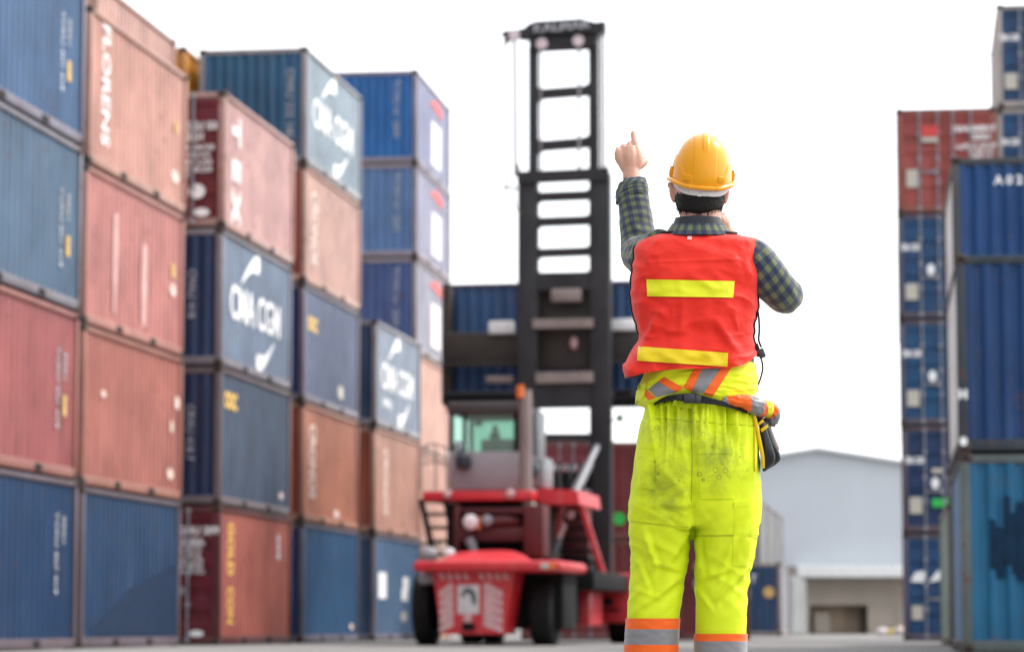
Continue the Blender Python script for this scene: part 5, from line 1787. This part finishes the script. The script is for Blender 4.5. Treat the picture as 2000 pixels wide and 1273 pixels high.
# rolled cuff, gaping on the left
m = MB()
def cuff(pts, rads, gape):
    path, rr = spline([P(*p) for p in pts], rads, 8)
    V, F_, uv = [], [], []; sg = 64
    n = len(path)
    for i in range(n):
        t = (path[min(i + 1, n - 1)] - path[max(i - 1, 0)]).normalized()
        nrm = (Vector((1, 0, 0)) - t * t.x).normalized(); bn = t.cross(nrm)
        for k in range(sg):
            a = 2 * math.pi * k / sg
            r = rr[i] * (1 + gape * max(0, math.cos(a - math.pi)) ** 2) + .0022 * nz(math.cos(a) * 3, math.sin(a) * 3, i * .25)
            V.append(path[i] + (nrm * math.cos(a) + bn * math.sin(a)) * r - Vector((0, 0, gape * .12 * max(0, math.cos(a - math.pi)) ** 2)) + Vector((0, 0, .004 * math.cos(a * 2 + 1))))
            uv.append((a * rr[i], i * .006))
    for i in range(n - 1):
        for k in range(sg): F_.append((i * sg + k, i * sg + (k + 1) % sg, (i + 1) * sg + (k + 1) % sg, (i + 1) * sg + k))
    m.add(V, F_, 0, uv)
cuff([(1237, 388, .338), (1237, 376, .344), (1236.5, 367, .349), (1236.5, 362, .352), (1236, 365, .351), (1236, 374, .347)], [.0475, .0485, .0480, .0450, .0415, .0405], .16)
wpart('cuff', m, M['plaid'], ls)


def right_fold(s, a, t):
    d = .0025 * nz(math.cos(a) * 2, math.sin(a) * 2, s * 9)
    near = math.exp(-((s - .03) / .07) ** 2)
    d += near * .009 * (ridge(nz(math.cos(a) * 1.8 + s * 4, math.sin(a) * 1.8, s * 5) * 1.6) - .55)
    d += .003 * (ridge(nz(s * 15 + math.cos(a), math.sin(a), 8.8) * 1.6) - .55)
    return d


m = MB()
sweep(m, [(1440, 494, .0), (1466, 506, .0), (1484, 525, .0), (1505, 548, .012), (1526, 569, .035), (1535, 578, .075), (1525, 574, .12), (1496, 552, .20), (1456, 510, .272), (1440, 492, .288)], [.050, .064, .066, .061, .0555, .0525, .052, .049, .043, .042], 72, 16, right_fold)
wpart('sleeve', m, M['plaid'], shirt)
# collar: fold-over plaid collar and dark stand inside it
m = MB()
CK = [(436, 1313, 1415, .0, .073), (440, 1310, 1418, .0, .076), (449, 1304, 1425, .0, .083), (458, 1297, 1433, .0, .090)]
def cw_(px, py, ud):
    if ud > 0: return py + ud * 16 
    return py + 1.8 * nz(px / 14, 1.0) + (3.5 if px > 1415 else 0) * sstep(1415, 1432, px)
loft(m, CK, 14, 120, 2.2, lambda px, py, ud: .002 * nz(px / 9, py / 11), cw_, False)
wpart('collar', m, M['plaid'], shirt)
m = MB()
loft(m, [(421, 1319, 1408, .0, .067), (427, 1317, 1410, .0, .069), (436, 1313, 1414, .0, .0715), (446, 1308, 1420, .0, .077)], 12, 96, 2.2, None, lambda px, py, ud: py + (max(0, ud) * 14) + 5.0 * abs((px - 1364) / 50) ** 2.2, False)
wpart('inner_collar', m, M['collar_in'], shirt)

# --- vest
VK = [(454, 1304, 1428, .0, .052), (458, 1280, 1446, .0, .068), (463, 1262, 1476, .0, .085), (470, 1250, 1484, .004, .104), (485, 1240, 1484, .006, .122), (505, 1238, 1483, .006, .132), (545, 1233, 1481, .004, .142), (600, 1236, 1479, .0, .148), (640, 1243, 1475, .0, .15), (662, 1247, 1473, .0, .152), (680, 1236, 1472, -.004, .158), (705, 1222, 1474, -.008, .164), (725, 1217, 1476, -.01, .166), (737, 1222, 1477, -.01, .165)]


def hem(px):
    xs_ = [1215, 1222, 1240, 1262, 1300, 1360, 1420, 1450, 1466, 1480]
    return float(np.interp(px, xs_, [733, 738, 736, 728, 722, 719.5, 719, 714, 704, 692]))


def vwarp(px, py, ud):
    if py <= 640: 
        return py + (3.0 * sstep(1390, 1480, px) * sstep(475, 455, py))
    return 640 + (py - 640) * (hem(px) - 640) / 97


def vfold(px, py, ud):
    if ud > 0.1: return .003 * nz(px / 25, py / 30, 4)
    d = .009 * nz(px / 42, py / 60, 2.3) + .004 * nz(px / 17, py / 22, 5.1) + .006 * 1.6 * (ridge(nz(px / 48 + py / 150, py / 34 - px / 90, 9.4) * 1.8) - .5) + .0014 * nz(px / 6, py / 8, 2.2)
    d += .017 * line_ridge(px, py, 1292, 610, 1250, 690, 9)
    d += .008 * line_ridge(px, py, 1250, 690, 1232, 725, 12)
    d -= .006 * line_ridge(px, py, 1305, 615, 1275, 680, 9)
    d += .012 * line_ridge(px, py, 1400, 625, 1442, 700, 8)
    d -= .005 * line_ridge(px, py, 1390, 640, 1425, 700, 9)
    d += .006 * line_ridge(px, py, 1432, 612, 1440, 640, 5)
    d += .010 * line_ridge(px, py, 1335, 590, 1330, 650, 8)
    d += .005 * line_ridge(px, py, 1255, 470, 1300, 468, 6)
    d += .006 * line_ridge(px, py, 1262, 488, 1290, 466, 6)
    d += .005 * line_ridge(px, py, 1455, 515, 1474, 560, 7)
    d += .0035 * line_ridge(px, py, 1262, 512, 1440, 506, 2.2)
    d += .004 * line_ridge(px, py, 1245, 640, 1262, 560, 7)
    return d


m = MB()
loft(m, VK, 150, 180, 2.7, vfold, vwarp, False)
vest_me = m.mesh('vest', M['vest'], 180)
vraw = [Vector(v.co) for v in vest_me.vertices]
VB = bvh_of(vest_me)
shift(vest_me)
vest = link('vest', vest_me, person)
# binding down both armhole edges and round the neck and hem, following the cloth
seg_ = 180
rows_ = 150
def edge_path(j, i0, i1, st=2): return [vraw[i * seg_ + j] for i in range(i0, i1, st)]
m = MB(); m.tube([p + Vector((-.001, -.004, 0)) for p in edge_path(90, 14, 108)], .0042, 8); wpart('binding', m, M['trim'], vest)
m = MB(); m.tube([p + Vector((.001, -.004, 0)) for p in edge_path(0, 10, 150)], .0042, 8); wpart('binding', m, M['trim'], vest)
m = MB(); m.tube([vraw[150 * seg_ + j] + Vector((0, 0, 0)) for j in range(86, 116, 1)], .003, 8); wpart('binding', m, M['trim'], vest)
m = MB(); m.tube([vraw[1 * seg_ + j] + Vector((0, -.002, .003)) for j in range(92, 179, 2)], .0042, 8); wpart('binding', m, M['trim'], vest)
# lime tapes and label
m = MB(); sheet(m, ((1262.5, 545.5), (1435, 549), (1432, 581), (1264, 578.5)), 44, 10, [VB], .006, .0018, 0, lambda u, v: .0016 * nz(u * 9, v * 3, 1)); wpart('reflective_tape', m, M['tape'], vest, 40)
m = MB(); sheet(m, ((1246, 676), (1422, 689), (1421, 716), (1244, 704)), 44, 10, [VB], .006, .0018, 0, lambda u, v: .0016 * nz(u * 9, v * 3, 6)); wpart('reflective_tape', m, M['tape2'], vest, 40)
m = MB(); sheet(m, ((1343, 460.5), (1351, 460.5), (1351, 468), (1342, 467.5)), 4, 4, [VB], .0035, .0015); wpart('label', m, simple('label_pink', (.75, .5, .48), .6), vest, None)
# strap with buckle at the right side, cord
m = MB()
sheet(m, ((1468, 676), (1480, 670), (1486, 686), (1472, 694)), 6, 5, [], 0, .01, 0, None, -.03)
m.box(P(1478, 696, -.03), P(1491, 684, -.01), 0, .003)
stp = wpart('side_strap', m, M['belt'], vest, 40)
m = MB()
Mx = Matrix.Translation(P(1486.5, 689, -.02)) @ Matrix.Rotation(-.35, 4, 'Y')
m.box((-.010, -.012, -.016), (.010, .004, .012), 0, .003, Mx)
wpart('buckle', m, simple('buckle_black', (.035, .035, .038), .3), stp, 40)
m = MB()
m.tube([P(1478, 598, -.01), P(1482, 620, -.012), P(1483, 645, -.012), P(1482, 664, -.014), P(1487, 678, -.016)], .0032, 8, res=8)
m.tube([P(1486, 698, -.02), P(1489, 710, -.018), P(1489.5, 722, -.016), P(1485, 740, -.012), P(1480, 752, -.01)], .0028, 8, res=8)
wpart('cord', m, cloth('cord_purple', (.035, .012, .03)), vest)

# --- jacket knotted round the waist
JK = [(704, 1276, 1470, 0, .140), (716, 1266, 1476, 0, .148), (735, 1257, 1480, 0, .154), (755, 1248, 1480, -.002, .158), (772, 1242, 1478, -.004, .160), (786, 1244, 1478, -.002, .156), (795, 1262, 1476, 0, .144)]


def jfold(px, py, ud):
    d = .004 * nz(px / 30, py / 9, 3.3) + .002 * nz(px / 12, py / 6, 8.2)
    d += .006 * (ridge(nz((px - 1300) / 120, (py + .12 * px) / 13, 5.0) * 1.5) - .5)
    d += .011 * line_ridge(px, py, 1262, 745, 1340, 716, 8) - .006 * line_ridge(px, py, 1275, 752, 1345, 726, 8)
    return d


def jwarp(px, py, ud):
    if ud < 0:
        low = float(np.interp(px, [1242, 1252, 1266, 1290, 1320, 1356, 1393, 1429, 1472], [786, 789, 792, 780, 770, 768, 779, 790, 800]))
    else: low = 795
    return 704 + (py - 704) * (low + 2 - 704) / 91


m = MB(); loft(m, JK, 70, 200, 2.4, jfold, jwarp, False)
j_me = m.mesh('tied_jacket', M['hvj'], 180)
JB = bvh_of(j_me)
shift(j_me)
jacket = link('tied_jacket', j_me, person)
for nm, mt, quad in (
    ('orange_stripe', 'oband', ((1357.6, 716), (1374, 716), (1350, 765), (1335, 756))), ('reflective_stripe', 'gband', ((1374, 716), (1410, 716), (1376, 768), (1350, 766))), ('orange_stripe', 'oband', ((1410, 716), (1431, 714), (1391, 775), (1373, 770))),
    ('orange_stripe', 'oband', ((1285, 744), (1297, 736), (1335, 757), (1321, 766))), ('reflective_stripe', 'gband', ((1266, 760), (1285, 744), (1322, 766), (1281, 776))), ('orange_stripe', 'oband', ((1254, 767), (1264, 761.5), (1280, 777), (1266, 781)))):
    m = MB(); sheet(m, quad, 14, 12, [JB], .0022 if mt == 'gband' else .003, .0015, 0, lambda u, v: .0008 * nz(u * 5, v * 5, quad[0][0])); wpart(nm, m, M[mt], jacket, 50)
# flap edge at the left
m = MB(); sheet(m, ((1246, 752), (1264, 742), (1258, 774), (1240, 790)), 10, 12, [JB], .006, .003, 0, lambda u, v: .003 * nz(u * 3, v * 4), -.06); wpart('flap', m, M['hvj'], jacket, 60)
# sleeve bunched at the hip with its bands
def sleeve_bunch(s, a, t):
    return .006 * (ridge(nz(math.cos(a) * 2, math.sin(a) * 2, s * 26) * 1.6) - .5) + .002 * nz(s * 90, a)
m = MB()
k0 = len(m.m)
sweep(m, [(1412, 781, -.152), (1434, 782, -.150), (1456, 784, -.132), (1475, 792, -.095), (1487, 797, -.055), (1500, 799, -.03), (1508, 808, -.012), (1510, 826, .0)], [.006, .014, .020, .026, .025, .024, .023, .015], 36, 12, sleeve_bunch)
seg_ = 36
n_r = (len(m.f) - 2) // seg_
pal = [(0, .10, 1), (.10, .34, 0), (.34, .50, 1), (.50, .62, 0), (.62, .74, 2), (.74, .86, 0), (.86, 1.1, 1)]
for i in range(n_r):
    t = i / n_r
    for j in range(seg_):
        tt = t + .05 * math.sin(2 * math.pi * j / seg_ + 1)
        for a, b, mi in pal:
            if a <= max(0, tt) < b: m.m[i * seg_ + j] = mi
wpart('sleeve', m, [M['oband'], M['gband'], M['hvj']], jacket)
m = MB(); sheet(m, ((1503, 812), (1514, 806), (1515, 833), (1505, 833)), 6, 8, [], 0, .004, 0, lambda u, v: .004 * nz(u * 3, v * 3, 9), -.01); wpart('cuff', m, M['gband'], jacket, 60)

# --- belt
m = MB()
xt = [1262, 1290, 1320, 1340, 1356, 1393, 1429, 1472, 1480]
tp, bt_ = [786, 775, 769.5, 767.5, 767, 778, 787, 799, 801], [799, 786, 781, 785, 786, 790, 797.5, 812, 814]
V, F_ = [], []; nb_ = 140
for j in range(nb_):
    th = 2 * math.pi * j / nb_
    cx, sx = math.cos(th), math.sin(th)
    px = 1370 + 106 * math.copysign(abs(cx) ** .85, cx); dd = .171 * math.copysign(abs(sx) ** .85, sx)
    if sx <= 0: a, b = np.interp(px, xt, tp), np.interp(px, xt, bt_)
    else:
        la, lb = (799, 812) if cx > 0 else (786, 799)
        a, b = la, lb
    for k_, yy in enumerate((a, a + .5, b - .5, b)):
        V.append(P(px, yy, dd * (1.0 if k_ in (1, 2) else .985)))
for j in range(nb_):
    for k_ in range(3): F_.append((j * 4 + k_, ((j + 1) % nb_) * 4 + k_, ((j + 1) % nb_) * 4 + k_ + 1, j * 4 + k_ + 1))
m.add(V, F_)
belt = wpart('belt', m, M['belt'], person, 60)
m = MB(); m.box(P(1335, 787, -.186), P(1357, 769, -.171), 0, .003); bk = wpart('buckle', m, simple('buckle_plum', (.022, .02, .024), .3), belt, 40)
m = MB(); m.box(P(1357.5, 788, -.183), P(1369, 771, -.171), 0, .002); m.box(P(1359.5, 785, -.1845), P(1366, 774, -.1832), 0, .0005); wpart('buckle', m, simple('buckle_edge', (.03, .033, .038), .25), belt, 40)
m = MB(); m.box(P(1322, 783, -.181), P(1333, 770, -.169), 0, .002); wpart('strap_slide', m, M['pouch'], belt, 40)

# --- pouch hanging from the belt: a thing of its own
pr = empty('tool_pouch', P(1503, 905, -.03))
tag(pr, 'black tool pouch with yellow bands hanging at the worker right hip', 'pouch')
def ppart(name, m, mat, parent=pr, smooth=50): return m.build(name, mat, parent, smooth, origin=pr.location)
def pocket(outline, d0, d1, bul):
    """rounded fabric pocket from a photo outline"""
    m = MB(); n = len(outline)
    cxm = sum(p[0] for p in outline) / n; cym = sum(p[1] for p in outline) / n
    V, F_ = [], []
    prof_ = [(0.0, 0.0), (.8, .0), (.95, .12), (1.0, .35), (1.0, .65), (.95, .88), (.8, 1.0), (0.0, 1.0)]
    for (sc_, dp) in prof_:
        for (x, y) in outline:
            b = -bul * (1 - sc_ ** 2) if dp < .5 else bul * .3 * (1 - sc_ ** 2)
            V.append(P(cxm + (x - cxm) * max(.02, sc_), cym + (y - cym) * max(.02, sc_), d0 + (d1 - d0) * dp + b))
    for i in range(len(prof_) - 1):
        for k_ in range(n): F_.append((i * n + k_, i * n + (k_ + 1) % n, (i + 1) * n + (k_ + 1) % n, (i + 1) * n + k_))
    m.add(V, F_)
    return m
def dense(o, r=4):
    out = []
    for i in range(len(o)):
        a, b = o[i], o[(i + 1) % len(o)]
        for k_ in range(r): out.append((a[0] + (b[0] - a[0]) * k_ / r, a[1] + (b[1] - a[1]) * k_ / r))
    for _ in range(2): out = [((out[i - 1][0] + 2 * out[i][0] + out[(i + 1) % len(out)][0]) / 4, (out[i - 1][1] + 2 * out[i][1] + out[(i + 1) % len(out)][1]) / 4) for i in range(len(out))]
    return out
ppart('back_panel', pocket(dense([(1481, 816), (1499, 815), (1512, 852), (1524, 888), (1524, 901), (1508, 912), (1494, 920), (1487, 880), (1484, 845)]), -.045, .015, .006), M['pouch'], pr, 180)
ppart('pocket', pocket(dense([(1480, 818), (1492, 815), (1502, 850), (1516, 890), (1512, 906), (1494, 921), (1489, 921), (1488, 880), (1484, 845)]), -.075, -.02, .008), M['pouch'], pr, 180)
ppart('pocket', pocket(dense([(1488, 815), (1500, 823), (1510, 850), (1524, 886), (1526, 898), (1513, 909), (1505, 885), (1494, 845)]), -.052, .02, .012), M['pouch'], pr, 180)
for q in (((1479, 827), (1490, 818), (1492, 823), (1481, 832)), ((1485, 838), (1499, 828), (1501, 834), (1488, 844))):
    m = MB(); sheet(m, q, 8, 3, [], 0, .05, 0, lambda u, v: .003 * math.sin(math.pi * u), -.083); ppart('yellow_band', m, M['ystrap'])
m = MB(); m.tube([P(1472, 808, -.09), P(1477, 830, -.09), P(1483, 860, -.088), P(1489, 890, -.084), P(1491, 914, -.08)], [.005, .006, .006, .006, .004], 8, res=5); ppart('strap', m, M['ystrap'])
m = MB(); m.tube([P(1496, 815, -.02), P(1502, 825, -.01), P(1506, 840, .0), P(1521, 878, .0)], .0035, 8, res=4); ppart('cord', m, simple('cord_red', (.5, .12, .1), .6))
m = MB(); m.box(P(1474, 822, -.07), P(1488, 806, -.02), 0, .006); ppart('belt_loop', m, M['pouch'])
